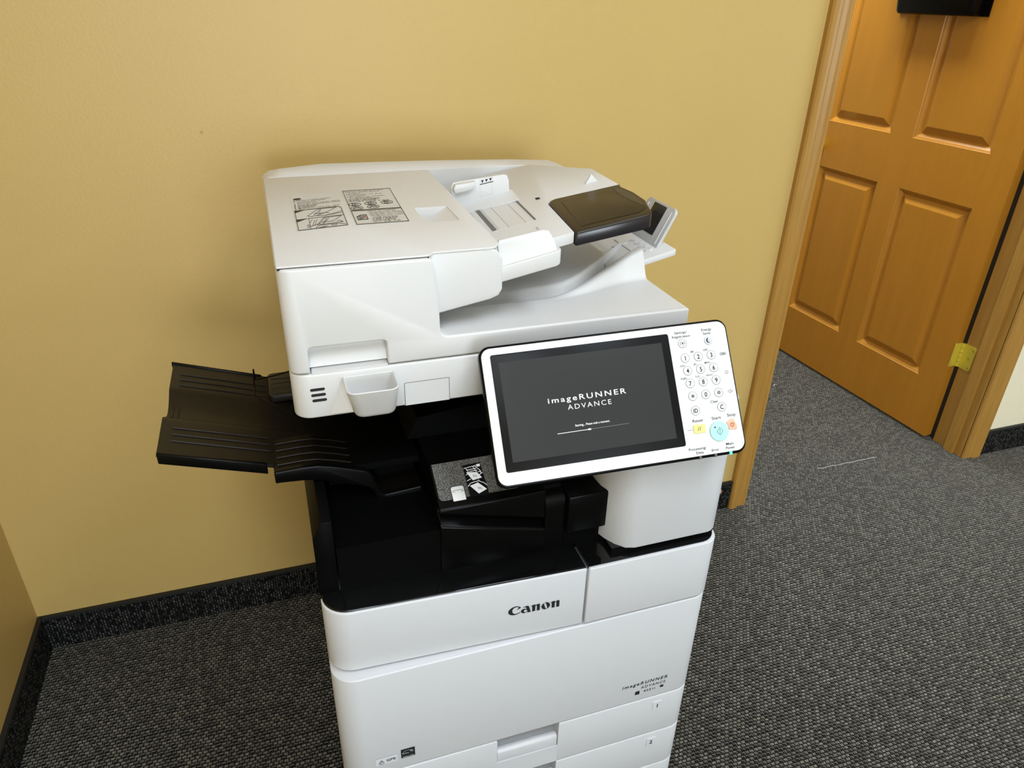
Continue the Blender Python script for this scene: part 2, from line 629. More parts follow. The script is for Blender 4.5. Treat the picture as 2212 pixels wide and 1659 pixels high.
# door local frame: x along the door from the hinge, y through its thickness (0 = face seen), z up
DWID, DTHK, DZ0, DZ1 = 0.912, 0.035, 0.012, 2.012
cols = [(0.1, 0.404), (0.503, 0.808)]
rows = [(0.226, 0.846), (1.022, 1.56), (1.66, 1.89)]
bm = bmesh.new()
xs = [0, 0.1, 0.404, 0.503, 0.808, DWID]
zs = [DZ0, 0.226, 0.846, 1.022, 1.56, 1.66, 1.89, DZ1]
for yy, flip in ((0.0, False), (DTHK, True)):
    gv = [[bm.verts.new((xx, yy, zz)) for zz in zs] for xx in xs]
    for i in range(len(xs) - 1):
        for k in range(len(zs) - 1):
            if i in (1, 3) and k in (1, 3, 5):
                continue
            f = (gv[i][k], gv[i + 1][k], gv[i + 1][k + 1], gv[i][k + 1])
            bm.faces.new(f[::-1] if flip else f)
for a, b_ in (((0, DZ0), (0, DZ1)), ((DWID, DZ1), (DWID, DZ0)), ((DWID, DZ0), (0, DZ0)), ((0, DZ1), (DWID, DZ1))):
    bm.faces.new([bm.verts.new(p) for p in ((a[0], 0, a[1]), (b_[0], 0, b_[1]), (b_[0], DTHK, b_[1]), (a[0], DTHK, a[1]))])
bmesh.ops.remove_doubles(bm, verts=bm.verts[:], dist=1e-5)
bmesh.ops.recalc_face_normals(bm, faces=bm.faces[:])
mk('slab', bm, 'door', door, local=True)
pprof = [(0.0, 0.0), (0.0015, 0.0020), (0.0075, 0.0055), (0.009, 0.0072), (0.016, 0.0125), (0.019, 0.0135), (0.021, 0.0135), (0.043, 0.0018), (0.046, 0.0010)]
for (x0, x1) in cols:
    for (z0, z1) in rows:
        bm = bmesh.new()
        for side in (0, 1):
            rings = []
            for ins, dep in pprof:
                yy = dep if side == 0 else DTHK - dep
                rings.append([bm.verts.new(p) for p in ((x0 + ins, yy, z0 + ins), (x1 - ins, yy, z0 + ins),
                                                       (x1 - ins, yy, z1 - ins), (x0 + ins, yy, z1 - ins))])
            for i in range(len(rings) - 1):
                for k in range(4):
                    bm.faces.new((rings[i][k], rings[i][(k + 1) % 4], rings[i + 1][(k + 1) % 4], rings[i + 1][k]))
            bm.faces.new(rings[-1])
        bmesh.ops.recalc_face_normals(bm, faces=bm.faces[:])
        for f in bm.faces:
            f.normal_update()
        mk('panel', bm, 'door', door, local=True, ang=12)
# knob
bm = bmesh.new()
for pr_ in (((0.032, -0.001), (0.032, -0.006), (0.028, -0.010), (0.012, -0.011), (0.011, -0.032), (0.020, -0.036),
             (0.027, -0.044), (0.028, -0.054), (0.022, -0.063), (0.008, -0.067)),):
    rings = []
    for r_, y_ in pr_:
        rings.append([bm.verts.new((0.836 + r_ * math.cos(a * math.pi / 12), y_, 0.925 + r_ * math.sin(a * math.pi / 12))) for a in range(24)])
    for i in range(len(rings) - 1):
        for k in range(24):
            bm.faces.new((rings[i][k], rings[i][(k + 1) % 24], rings[i + 1][(k + 1) % 24], rings[i + 1][k]))
    bm.faces.new(rings[-1])
    bm.faces.new(rings[0])
bmesh.ops.recalc_face_normals(bm, faces=bm.faces[:])
o = mk('knob', bm, 'brass', door, local=True)
o['label'] = 'round brass door knob with rosette'

# hinges (three): leaf on the jamb, leaf on the door edge, barrel, screws
for hz in (0.307, 1.14, 1.80):
    bm = bmesh.new()
    prism(bm, rr(0.9265, hz, 0.9760, hz + 0.090, (0.008, 0, 0, 0.008), 4), 'x', X1D - 0.0025, X1D + 0.0005)
    hg = mk('hinge', bm, 'brass_y', door)
    hg['label'] = 'yellow brass hinge leaf on the jamb'
    bm = bmesh.new()
    box(bm, 2.2265, 2.2600, 0.9810, 0.9835, hz, hz + 0.090)
    mk('door_leaf', bm, 'brass_y', hg)
    for k in range(5):
        bm = bmesh.new()
        disc(bm, X1D - 0.004, 0.9785, 0.0058, hz + k * 0.018 + 0.0006, hz + (k + 1) * 0.018 - 0.0006, 14)
        mk('knuckle', bm, 'brass_y', hg)
    for yy, zz in ((0.935, 0.012), (0.944, 0.045), (0.935, 0.078)):
        bm = bmesh.new()
        prism(bm, circ(yy, hz + zz, 0.0035, 10), 'x', X1D - 0.0038, X1D - 0.002)
        mk('screw', bm, 'brass', hg)

# black file pocket hung on the door
hold = emp('file_pocket', D0 + DD * 0.42 + Vector((0, 0, 1.41)), 'glossy black plastic file pocket hung on the brown panel door', 'file holder')
hold.matrix_world = DM @ Matrix.Translation((0.42, 0, 1.41))
bm = bmesh.new()
bot = rr(-0.150, -0.056, 0.150, -0.002, (0.018, 0.018, 0.0, 0.0), 4)
top = rr(-0.172, -0.082, 0.172, -0.002, (0.018, 0.018, 0.0, 0.0), 4)
mid = rr(-0.1545, -0.064, 0.1545, -0.002, (0.018, 0.018, 0.0, 0.0), 4)
lv = [(0.006, [(p[0] * 0.97, p[1] * 0.92) for p in bot]), (0.0, [(p[0] * 0.93, p[1] * 0.8 - 0.004) for p in bot])]
rings = []
for zz, pl in ((0.0, [(p[0] * 0.955, -0.002 + (p[1] + 0.002) * 0.86) for p in bot]), (0.004, [(p[0] * 0.985, -0.002 + (p[1] + 0.002) * 0.96) for p in bot]),
               (0.012, bot), (0.08, mid), (0.29, top), (0.29, [(p[0] * 0.975, -0.005 + (p[1] + 0.002) * 0.93) for p in top]),
               (0.02, [(p[0] * 0.97, -0.005 + (p[1] + 0.002) * 0.9) for p in bot])):
    rings.append([bm.verts.new((p[0], p[1], zz)) for p in pl])
for i in range(len(rings) - 1):
    n = len(rings[0])
    for k in range(n):
        bm.faces.new((rings[i][k], rings[i][(k + 1) % n], rings[i + 1][(k + 1) % n], rings[i + 1][k]))
bm.faces.new(rings[0])
bm.faces.new(rings[-1])
bmesh.ops.recalc_face_normals(bm, faces=bm.faces[:])
mk('pocket', bm, 'blacks', hold, local=True)
quickbox('back_plate', -0.172, 0.172, -0.0035, 0.0, 0.0, 0.36, 'blacks', hold, b=0.001, local=True)

# ------------------------------------------------------------------ ceiling troffers
for i, ((lx, ly), (sx, sy), pw) in enumerate(LAMPS):
    o = emp('ceiling_light', (lx, ly, CEIL), 'white rectangular ceiling light panel', 'ceiling light', 'recessed ceiling light panels')
    bm = bmesh.new()
    box(bm, lx - sx / 2, lx + sx / 2, ly - sy / 2, ly + sy / 2, CEIL - 0.02, CEIL)
    mk('frame', bm, 'ceil', o)
    bm = bmesh.new()
    box(bm, lx - sx / 2 + 0.03, lx + sx / 2 - 0.03, ly - sy / 2 + 0.03, ly + sy / 2 - 0.03, CEIL - 0.024, CEIL - 0.019)
    mk('diffuser', bm, 'lamp', o)

# ------------------------------------------------------------------ the copier
W = 0.585
ROOT = emp('multifunction_copier', (W / 2, 0.35, 0.0),
           'white floor-standing office copier with tilted touch panel and black side output tray', 'copier')


def fmap(q):          # front plane of the cabinet
    return (q[0], -0.0006, q[1])


# core of the cabinet (recessed behind the covers; shows as the dark gaps)
quickbox('cabinet_core', 0.006, W - 0.006, 0.053, 0.70, 0.03, 0.712, 'dark', ROOT)
bm = bmesh.new()
prism(bm, [(0.0, 0.055), (W, 0.055), (W, 0.705), (0.0, 0.705)], 'z', 0.03, 0.7195)
bev(bm, 0.004)
mk('cabinet_side_shell', bm, 'whiteb', ROOT)
for cx, cy in ((0.05, 0.06), (W - 0.05, 0.06), (0.05, 0.64), (W - 0.05, 0.64)):
    bm = bmesh.new()
    prism(bm, circ(cy, 0.024, 0.024, 18), 'x', cx - 0.012, cx + 0.012)
    mk('caster', bm, 'black', ROOT)

RB = 0.034


def front_panel(name, x0, x1, z0, z1, rl, rrt, mat, depth=0.055, y0=0.0, b=0.0022, yl=0.0):
    pts = []
    if rl:
        for i in range(9):
            a = math.radians(180 + 90 * i / 8)
            pts.append((x0 + rl + rl * math.cos(a), y0 + rl + rl * math.sin(a)))
    else:
        pts.append((x0, y0))
    if rrt:
        for i in range(9):
            a = math.radians(270 + 90 * i / 8)
            pts.append((x1 - rrt + rrt * math.cos(a), y0 + rrt + rrt * math.sin(a)))
    else:
        pts.append((x1, y0))
    pts += [(x1, depth), (x0, depth)]
    if yl:                                  # pushed back a touch towards the left end
        pts = [(p[0], p[1] + yl * max(0.0, 1 - p[0] / 0.40) if p[1] < depth else p[1]) for p in pts]
    bm = bmesh.new()
    prism(bm, pts, 'z', z0, z1)
    bev(bm, b, 3, 50)
    return mk(name, bm, mat, ROOT)


# upper front covers
ZT, ZB, ZD1, ZD2, ZD3 = 0.7255, 0.6165, 0.404, 0.3076, 0.212
fc = front_panel('front_cover', 0.0, 0.3645, ZB + 0.002, ZT, RB, 0.0, 'whiteb', yl=0.017)
tcv = front_panel('toner_cover', 0.3675, W, ZB + 0.002, ZT, 0.0, 0.028, 'whiteb')
# maker's name, drawn from its outlines on the cover
K = 13.825


def cl(X, Y):
    p = bp((1080 + X / K, 1270 + Y / K), 1, 0.0)
    return (p.x, p.z)


def smooth_loop(l, it=2, closed=True):
    for _ in range(it):
        o_ = []
        n = len(l)
        for i in range(n):
            a, b_ = l[i], l[(i + 1) % n]
            o_.append((a[0] * 0.75 + b_[0] * 0.25, a[1] * 0.75 + b_[1] * 0.25))
            o_.append((a[0] * 0.25 + b_[0] * 0.75, a[1] * 0.25 + b_[1] * 0.75))
        l = o_
    return l


LG = {
    'C': [[(668, 665), (668, 665), (620, 638), (560, 628), (480, 643), (400, 683), (330, 738), (288, 798), (286, 845), (308, 877), (350, 898),
           (410, 905), (480, 894), (560, 864), (620, 827), (652, 797), (640, 790), (600, 822), (550, 847), (500, 860), (450, 860),
           (420, 837), (405, 795), (410, 750), (440, 705), (490, 668), (550, 653), (605, 660), (605, 662), (545, 752), (545, 752), (600, 712)]],
    'a': [[(702, 670), (702, 670), (830, 610), (872, 600), (898, 615), (915, 655), (952, 777), (952, 777), (870, 802), (870, 802), (850, 777),
           (800, 817), (730, 834), (690, 827), (660, 795), (663, 760), (700, 720), (750, 700), (830, 695), (830, 695), (812, 653), (790, 652)],
          [(852, 745), (830, 720), (790, 718), (755, 745), (746, 780), (770, 803), (810, 797), (840, 777)]],
    'n': [[(942, 620), (942, 620), (1050, 558), (1082, 563), (1098, 577), (1190, 525), (1217, 528), (1227, 560), (1215, 717), (1215, 717), (1130, 737), (1130, 737),
           (1135, 590), (1120, 580), (1088, 594), (1078, 747), (1078, 747), (993, 770), (993, 770), (1000, 605)]],
    'o': [[(1263, 622), (1280, 573), (1320, 523), (1380, 486), (1440, 473), (1492, 488), (1522, 533), (1517, 580), (1482, 632), (1420, 677),
           (1360, 694), (1308, 687), (1273, 657)],
          [(1338, 520), (1362, 498), (1390, 498), (1407, 525), (1442, 630), (1428, 662), (1402, 672), (1380, 652)]],
    'n2': [[(1520, 494), (1520, 494), (1630, 428), (1657, 438), (1672, 452), (1765, 396), (1792, 403), (1802, 430), (1788, 587), (1788, 587), (1701, 609), (1701, 609),
            (1710, 462), (1695, 454), (1663, 466), (1652, 617), (1652, 617), (1565, 639), (1565, 639), (1575, 477)]],
}
bm = bmesh.new()


def cover_y(x):
    return 0.017 * max(0.0, 1 - x / 0.40)


for g in LG.values():
    flat(bm, [smooth_loop([cl(*p) for p in lp], 2) for lp in g], lambda q: (q[0], cover_y(q[0]) - 0.0006, q[1]))
o = mk('maker_lettering', bm, 'print', fc, smooth=False)
o['label'] = 'black serif maker name Canon'

# lower front door, drawers
fd = front_panel('front_door', 0.0, W, ZD1 + 0.0015, ZB - 0.001, RB, 0.030, 'whiteb', b=0.002)


def dmap(q):
    return (q[0], -0.0006, q[1])


bm = bmesh.new()
text(bm, 'imageRUNNER', 0.0098, 0.531, 0.4440, dmap, 'RIGHT', bold=0.012, space=1.32, shear=0.18, width=0.083)
text(bm, 'ADVANCE', 0.0085, 0.529, 0.4335, dmap, 'RIGHT', space=1.3, shear=0.12, width=0.046)
text(bm, '4551i', 0.0072, 0.5105, 0.4235, dmap, 'RIGHT', bold=0.01, space=1.25, width=0.0215)
text(bm, 'III', 0.0072, 0.5265, 0.4235, dmap, 'RIGHT', bold=0.06, width=0.0065) if False else None
flat(bm, [rr(0.4735, 0.4215, 0.4815, 0.4295, 0.0006, 2)], dmap)
flat(bm, [rr(0.5195, 0.4240, 0.5260, 0.4290, 0.0012, 2)], dmap)
o = mk('model_lettering', bm, 'print', fd, smooth=False)
bm = bmesh.new()
flat(bm, [rr(0.0835, 0.4285, 0.1045, 0.4480, 0.0004, 2)], dmap)
en = mk('energy_label', bm, 'print', fd, smooth=False)
en['label'] = 'small black square sticker with white line drawing'
bm = bmesh.new()


def dmap2(q):
    return (q[0], -0.0010, q[1])


strokes(bm, circ(0.0935, 0.4360, 0.0085, 10, 0.0085, 20, 160), 0.0004, dmap2)
strokes(bm, [(0.0855 + 0.0012 * i, 0.4385 + 0.0009 * math.sin(i * 2.2)) for i in range(9)], 0.0006, dmap2)
st = []
for i in range(10):
    r_ = 0.0026 if i % 2 == 0 else 0.0011
    st.append((0.0995 + r_ * math.sin(i * math.pi / 5), 0.4418 + r_ * math.cos(i * math.pi / 5)))
strokes(bm, st + [st[0]], 0.0003, dmap2)
text(bm, 'ENERGY STAR', 0.0026, 0.094, 0.4300, dmap2, width=0.0165)
mk('energy_print', bm, 'printw', fd, smooth=False)
bm = bmesh.new()
flat(bm, [rr(0.0455, 0.4265, 0.0780, 0.4420, 0.001, 2)], dmap)
mk('recycling_label', bm, 'pale', fd, smooth=False)
bm = bmesh.new()
text(bm, 'GPR', 0.0072, 0.0760, 0.4315, dmap2, 'RIGHT', bold=0.01, width=0.0145)
for i, (ax, ay, bx_, by_) in enumerate(((0.0500, 0.4300, 0.0535, 0.4365), (0.0545, 0.4365, 0.0580, 0.4300), (0.0515, 0.4290, 0.0565, 0.4290), (0.0530, 0.4320, 0.0550, 0.4340))):
    strokes(bm, [(ax, ay), (bx_, by_)], 0.0009, dmap2)
mk('recycling_print', bm, 'print', fd, smooth=False)

HX0, HX1 = 0.2350, 0.3395


def drawer(z0, z1, num):
    """front with a notch at the top for the grip"""
    dr = emp('paper_drawer', (W / 2, 0.0, z0))
    dr.parent = ROOT
    dr.matrix_parent_inverse = Matrix.Translation((-W / 2, -0.35, 0))
    bm = bmesh.new()
    # plan outline with rounded ends, then left/right halves around the notch
    def plan(x0, x1, rl, rt):
        p = []
        if rl:
            p += [(x0 + rl + rl * math.cos(math.radians(180 + 11.25 * i)), rl + rl * math.sin(math.radians(180 + 11.25 * i))) for i in range(9)]
        else:
            p.append((x0, 0))
        if rt:
            p += [(x1 - rt + rt * math.cos(math.radians(270 + 11.25 * i)), rt + rt * math.sin(math.radians(270 + 11.25 * i))) for i in range(9)]
        else:
            p.append((x1, 0))
        return p + [(x1, 0.055), (x0, 0.055)]
    for x0, x1, rl, rt, za, zb in ((0.0, HX0, RB, 0, z0, z1), (HX1, W, 0, 0.030, z0, z1), (HX0, HX1, 0, 0, z0, z1 - 0.055)):
        b2 = bmesh.new()
        prism(b2, plan(x0, x1, rl, rt), 'z', za, zb)
        if rl or rt:
            bev(b2, 0.0025, 3, 50, sel=lambda e: max(abs(e.verts[0].co.z - za), abs(e.verts[1].co.z - za)) < 1e-5 or
                max(abs(e.verts[0].co.z - zb), abs(e.verts[1].co.z - zb)) < 1e-5)
        me = bpy.data.meshes.new('x')
        b2.to_mesh(me)
        b2.free()
        bm.from_mesh(me)
        bpy.data.meshes.remove(me)
    mk('drawer_front', bm, 'whiteb', dr)
    # dished recess behind the grip
    bm = bmesh.new()
    pr2 = [(0.050, z1 + 0.0), (0.046, z1 - 0.012), (0.040, z1 - 0.026), (0.026, z1 - 0.034), (0.012, z1 - 0.038), (0.012, z1 - 0.052), (0.0545, z1 - 0.052), (0.0545, z1)]
    prism(bm, pr2, 'x', HX0, HX1)
    mk('grip_recess', bm, 'whiteb', dr)
    bm = bmesh.new()
    prism(bm, rr(0.0015, z1 - 0.0548, 0.014, z1 - 0.029, (0.003, 0, 0.004, 0.006), 4), 'x', HX0 + 0.0008, HX1 - 0.0008)
    bev(bm, 0.0012, 2, 50)
    mk('grip', bm, 'whiteb', dr)
    bm = bmesh.new()
    cxn = 0.5205
    prism(bm, rr(cxn - 0.0085, z1 - 0.0335, cxn + 0.0085, z1 - 0.0145, 0.0008, 2), 'y', -0.0012, 0.002)
    mk('number_plate', bm, 'pale', dr)
    bm = bmesh.new()
    text(bm, num, 0.0125, cxn, z1 - 0.0285, lambda q: (q[0], -0.0016, q[1]), bold=0.02)
    mk('number_print', bm, 'print', dr, smooth=False)
    return dr


bpy.context.view_layer.update()
drawer(ZD2 + 0.001, ZD1 - 0.0008, '1')
drawer(ZD3 + 0.001, ZD2 - 0.0008, '2')
drawer(0.128, ZD3 - 0.0008, '3')
drawer(0.040, 0.127, '4')

# glossy black strip across the top of the front covers
pts = []
for i in range(9):
    a = math.radians(180 + 90 * i / 8)
    pts.append((0.0015 + RB + RB * math.cos(a), 0.003 + RB + RB * math.sin(a)))
pts = [(p[0], p[1] + 0.017 * max(0.0, 1 - p[0] / 0.40)) for p in pts]
pts += [(0.3645, 0.0025 + 0.0015), (0.3645, 0.062), (0.0015, 0.062)]
bm = bmesh.new()
prism(bm, pts, 'z', ZT - 0.004, ZT + 0.0022)
bev(bm, 0.0018, 3, 50)
mk('gloss_strip', bm, 'gloss', ROOT)
pts = [(0.3675, 0.0045), (W - 0.030, 0.0045)]
for i in range(9):
    a = math.radians(270 + 90 * i / 8)
    pts.append((W - 0.003 - 0.028 + 0.028 * math.cos(a), 0.0325 + 0.028 * math.sin(a)))
pts += [(W - 0.003, 0.08), (0.3675, 0.08)]
bm = bmesh.new()
prism(bm, pts, 'z', ZT - 0.004, ZT + 0.0015)
mk('gloss_strip', bm, 'gloss', ROOT)

# black interior: output bay
quickbox('output_bay', 0.0275, 0.168, 0.058, 0.62, 0.718, 0.800, 'black', ROOT, b=0.002)
bm = bmesh.new()
prism(bm, [(0.0, 0.718), (0.026, 0.718), (0.026, 0.845), (0.012, 0.845), (0.0, 0.820)], 'y', 0.060, 0.40)
bev(bm, 0.001)
mk('bay_side_plate', bm, 'black', ROOT)
quickbox('bay_back', 0.02, W - 0.03, 0.56, 0.66, 0.715, 0.962, 'black', ROOT)

# stapling unit (inner finisher)
P_UP = [(0.056, 0.786), (0.058, 0.832), (0.069, 0.837), (0.117, 0.866), (0.55, 0.866), (0.55, 0.72)]
P_NOTCH = [(0.055, 0.720), (0.053, 0.766), (0.057, 0.769), (0.075, 0.776), (0.076, 0.783)] + P_UP
fin = emp('staple_unit', (0.3, 0.1, 0.72))
fin.parent = ROOT
fin.matrix_parent_inverse = Matrix.Translation((-W / 2, -0.35, 0))
bpy.context.view_layer.update()
bm = bmesh.new()
prism(bm, P_NOTCH, 'x', 0.166, 0.318)
for v in bm.verts:
    if 0.76 < v.co.z < 0.79 and v.co.y < 0.2:
        v.co.z += (0.318 - v.co.x) / 0.152 * 0.041
bev(bm, 0.002, 2, 25)
mk('staple_cover', bm, 'blacks', fin)
P_R = [(0.055, 0.720), (0.055, 0.800), (0.057, 0.815), (0.062, 0.822), (0.075, 0.828), (0.55, 0.840), (0.55, 0.72)]
bm = bmesh.new()
prism(bm, P_R, 'x', 0.3180, 0.3470)
mk('staple_housing', bm, 'blacks', fin)
bm = bmesh.new()
prism(bm, [(0.3482, 0.045), (0.415, 0.045), (0.432, 0.060), (0.432, 0.30), (0.3482, 0.30)], 'z', 0.758, 0.822)
bev(bm, 0.003, 2)
mk('finisher_end', bm, 'blacks', fin)
quickbox('finisher_foot', 0.3482, 0.408, 0.056, 0.30, 0.720, 0.758, 'black', fin, b=0.002)
# raised block behind, under the scanner
bm = bmesh.new()
prism(bm, [(0.150, 0.866), (0.45, 0.86), (0.45, 0.93), (0.166, 0.90)], 'y', 0.19, 0.50)
mk('finisher_top', bm, 'black', fin)

# sloped pad with speckled texture, instruction sticker and white key
PA = Vector((0.0, 0.069, 0.837))
PBV = Vector((0.0, 0.117 - 0.069, 0.866 - 0.837))
PLN = PBV.length
PBV.normalize()
PNV = Vector((0, -PBV.z, PBV.y))


def padmap(h):
    return lambda q: tuple(Vector((q[0], 0, 0)) + PA + PBV * q[1] + PNV * h)


def padq(q, h=0.001):
    p = bpl(q, PA + PNV * h, PNV)
    return (p.x, (p - PA).dot(PBV))


def plate(name, pts2, h0, h1, mat, parent, mapper, b=0.0):
    bm = bmesh.new()
    prism(bm, pts2, 'z', h0, h1)
    if b:
        bev(bm, b, 2, 50)
    for v in bm.verts:
        v.co = Vector(mapper(v.co.z)((v.co.x, v.co.y)))
    bmesh.ops.recalc_face_normals(bm, faces=bm.faces[:])
    return mk(name, bm, mat, parent)


plate('textured_pad', rr(0.1690, 0.0005, 0.2800, PLN - 0.0005, (0.006, 0, 0, 0), 4), 0.0, 0.0009, 'speck', fin, padmap)
c2x = 320 / 2212


def c4p(X, Y):
    return padq((900 + X * c2x, 950 + Y * c2x))


stk = [c4p(680, 385), c4p(940, 335), c4p(1090, 815), c4p(800, 850)]
plate('instruction_sticker', stk, 0.0005, 0.0013, 'bezel', fin, padmap)
bm = bmesh.new()
pm = padmap(0.0017)


def pp(*l):
    return [c4p(*p) for p in l]


flat(bm, [pp((738, 488), (900, 485), (975, 565), (838, 607))], pm)
flat(bm, [pp((795, 690), (915, 640), (1050, 735), (930, 805))], pm)
flat(bm, [pp((885, 368), (938, 358), (945, 395), (895, 405))], pm)
for l in (((705, 432), (880, 385)), ((735, 440), (780, 495)), ((750, 455), (880, 430)), ((835, 400), (905, 500)), ((860, 395), (940, 450), (960, 500)),
          ((790, 475), (900, 455)), ((930, 525), (980, 490)), ((755, 615), (805, 590)), ((735, 528), (760, 520)),
          ((768, 700), (800, 655), (860, 630), (910, 622), (925, 600), (940, 622), (1000, 640), (1048, 675)), ((915, 480), (960, 470))):
    strokes(bm, pp(*l), 0.0009, pm)
mk('sticker_drawing', bm, 'printw', fin, smooth=False)
bm = bmesh.new()
pm2 = padmap(0.0021)
for ox, oy in ((870, 545), (945, 725)):
    for k in range(3):
        strokes(bm, pp((ox - 30 + k * 22, oy - 18 + k * 3), (ox - 15 + k * 22, oy + 15)), 0.0006, pm2)
mk('sticker_ink', bm, 'print', fin, smooth=False)
# the white key: sits on the pad and folds over its front edge
ky = [c4p(488, 720), c4p(535, 688), c4p(690, 690), c4p(712, 710), c4p(768, 920), c4p(540, 965)]
ka = c4p(488, 718)
kb = c4p(768, 925)
plate('staple_key', rr(ka[0] + 0.0012, -0.0032, kb[0] - 0.0015, ka[1], (0.0005, 0.0005, 0.003, 0.003), 4), 0.0006, 0.0026, 'whitep', fin, padmap, b=0.0004)
plate('key_surround', rr(ka[0] + 0.0005, -0.0036, kb[0] - 0.0004, ka[1] + 0.0009, (0.0005, 0.0005, 0.003, 0.003), 4), -0.002, 0.0015, 'bezel', fin, padmap)
bm = bmesh.new()
kx = (ka[0] + kb[0]) / 2
kyy = ka[1] * 0.58
cc = [(kx - 0.004, kyy - 0.0012), (kx - 0.0066, kyy - 0.0012), (kx - 0.0076, kyy), (kx - 0.0066, kyy + 0.0014), (kx + 0.0066, kyy + 0.0014), (kx + 0.0076, kyy), (kx + 0.0066, kyy - 0.0012), (kx + 0.0040, kyy - 0.0012)]
strokes(bm, cc, 0.0005, padmap(0.0030))
mk('key_print', bm, 'printg', fin, smooth=False)

# ---------------------------------------------------------------- side output tray
trayo = emp('output_tray', (0.06, 0.25, 0.85))
trayo.parent = ROOT
trayo.matrix_parent_inverse = Matrix.Translation((-W / 2, -0.35, 0))
ext = emp('tray_extension', (-0.1, 0.3, 0.88))
ext.parent = ROOT
ext.matrix_parent_inverse = Matrix.Translation((-W / 2, -0.35, 0))
bpy.context.view_layer.update()


def tz(x):            # top of the near tray along x
    tab = ((-0.038, 0.8712), (0.0, 0.8725), (0.020, 0.8715), (0.045, 0.8645), (0.066, 0.8570), (0.082, 0.8505), (0.0875, 0.8470), (0.092, 0.840),
           (0.098, 0.8200), (0.1025, 0.8085), (0.108, 0.8045), (0.165, 0.8090))
    for (a, fa), (b_, fb) in zip(tab, tab[1:]):
        if x <= b_:
            return fa + (fb - fa) * max(0.0, (x - a) / (b_ - a))
    return tab[-1][1]


# front piece: wavy lip with a low pocket at the right end
bm = bmesh.new()
N = 80
xsv = [-0.037 + (0.1615 + 0.037) * i / N for i in range(N + 1)]
topl = [(x, tz(x)) for x in xsv]
botl = [(x, tz(x) - (0.018 + 0.009 * max(0, min(1, (x + 0.03) / 0.08)))) for x in xsv]
prism(bm, topl + botl[::-1], 'y', 0.150, 0.160)
bev(bm, 0.0018, 2, 55)
mk('tray_lip', bm, 'blacks', trayo)
bm = bmesh.new()
g = []
for x in xsv:
    g.append([bm.verts.new((x, yv, tz(x) - 0.0025)) for yv in (0.158, 0.238)])
for i in range(N):
    bm.faces.new((g[i][0], g[i + 1][0], g[i + 1][1], g[i][1]))
bmesh.ops.solidify(bm, geom=bm.faces[:], thickness=0.006)
bmesh.ops.recalc_face_normals(bm, faces=bm.faces[:])
mk('front_wing', bm, 'brownblack', trayo)
for k, yv in enumerate((0.170, 0.188, 0.206, 0.224)):
    bm = bmesh.new()
    tube(bm, [(x, yv, tz(x) - 0.0020) for x in xsv[2:44]], 0.0012, 6)
    mk('rib', bm, 'brownblack', trayo)
# rear piece under the scanner
bm = bmesh.new()
prism(bm, rr(-0.035, 0.350, 0.16, 0.43, (0.006, 0, 0, 0.008), 3), 'z', 0.868, 0.880)
bev(bm, 0.0015, 2, 50)
mk('rear_wing', bm, 'brownblack', trayo)
for k, yv in enumerate((0.360, 0.376, 0.392, 0.408)):
    bm = bmesh.new()
    tube(bm, [(-0.030, yv, 0.8798), (0.15, yv, 0.8798)], 0.0012, 6)
    mk('rib', bm, 'brownblack', trayo)
quickbox('tray_floor', -0.002, 0.16, 0.160, 0.44, 0.846, 0.856, 'black', trayo, b=0.002)

quickbox('tray_support', 0.034, 0.160, 0.20, 0.45, 0.799, 0.847, 'black', trayo, b=0.002)

# left extension: long dished plate rising to the left
EY0, EY1 = 0.172, 0.438


def ez(x, y):
    zz = 0.868 + (-0.030 - x) / 0.142 * 0.046
    d = 0.0
    if 0.268 < y < 0.352:
        u = (y - 0.268) / 0.084
        d = -0.010 * math.sin(math.pi * (u ** 0.75)) ** 0.8
    return zz + d


bm = bmesh.new()
NX, NY = 12, 44
g = [[None] * (NY + 1) for _ in range(NX + 1)]
for i in range(NX + 1):
    for k in range(NY + 1):
        y = EY0 + (EY1 - EY0) * k / NY
        xl = -0.172 if y > 0.275 else -0.1745
        x = xl + (0.030 - xl) * i / NX
        g[i][k] = bm.verts.new((x, y, ez(x, y)))
for i in range(NX):
    for k in range(NY):
        bm.faces.new((g[i][k], g[i + 1][k], g[i + 1][k + 1], g[i][k + 1]))
bmesh.ops.recalc_face_normals(bm, faces=bm.faces[:])
bmesh.ops.solidify(bm, geom=bm.faces[:], thickness=0.005)
bmesh.ops.recalc_face_normals(bm, faces=bm.faces[:])
mk('extension_plate', bm, 'brownblack', ext)
for yv in (0.205, 0.222, 0.239, 0.366, 0.384, 0.402):
    bm = bmesh.new()
    tube(bm, [(x, yv, ez(x, yv) + 0.0004) for x in (-0.160, -0.155, -0.12, -0.08, -0.04)], 0.0012, 6)
    mk('rib', bm, 'brownblack', ext)
bm = bmesh.new()
tube(bm, [(-0.165, yv, ez(-0.165, yv) + 0.0004) for yv in (0.275, 0.29, 0.305, 0.315)], 0.0009, 6)
mk('rib', bm, 'brownblack', ext)
bm = bmesh.new()
tube(bm, [(-0.158, yv, ez(-0.158, yv) + 0.0004) for yv in (0.275, 0.29, 0.305, 0.315)], 0.0009, 6)
mk('rib', bm, 'brownblack', ext)
# front and rear rims
for yv, h in ((0.171, 0.014), (0.437, 0.008)):
    bm = bmesh.new()
    pts = [(-0.1745, ez(-0.1745, yv) + 0.002), (-0.045, ez(-0.045, yv) + 0.002), (-0.045, ez(-0.045, yv) - h), (-0.1745, ez(-0.1745, yv) - h)]
    prism(bm, pts, 'y', yv - 0.003, yv + 0.003)
    bev(bm, 0.0012, 2)
    mk('rim', bm, 'blacks', ext)
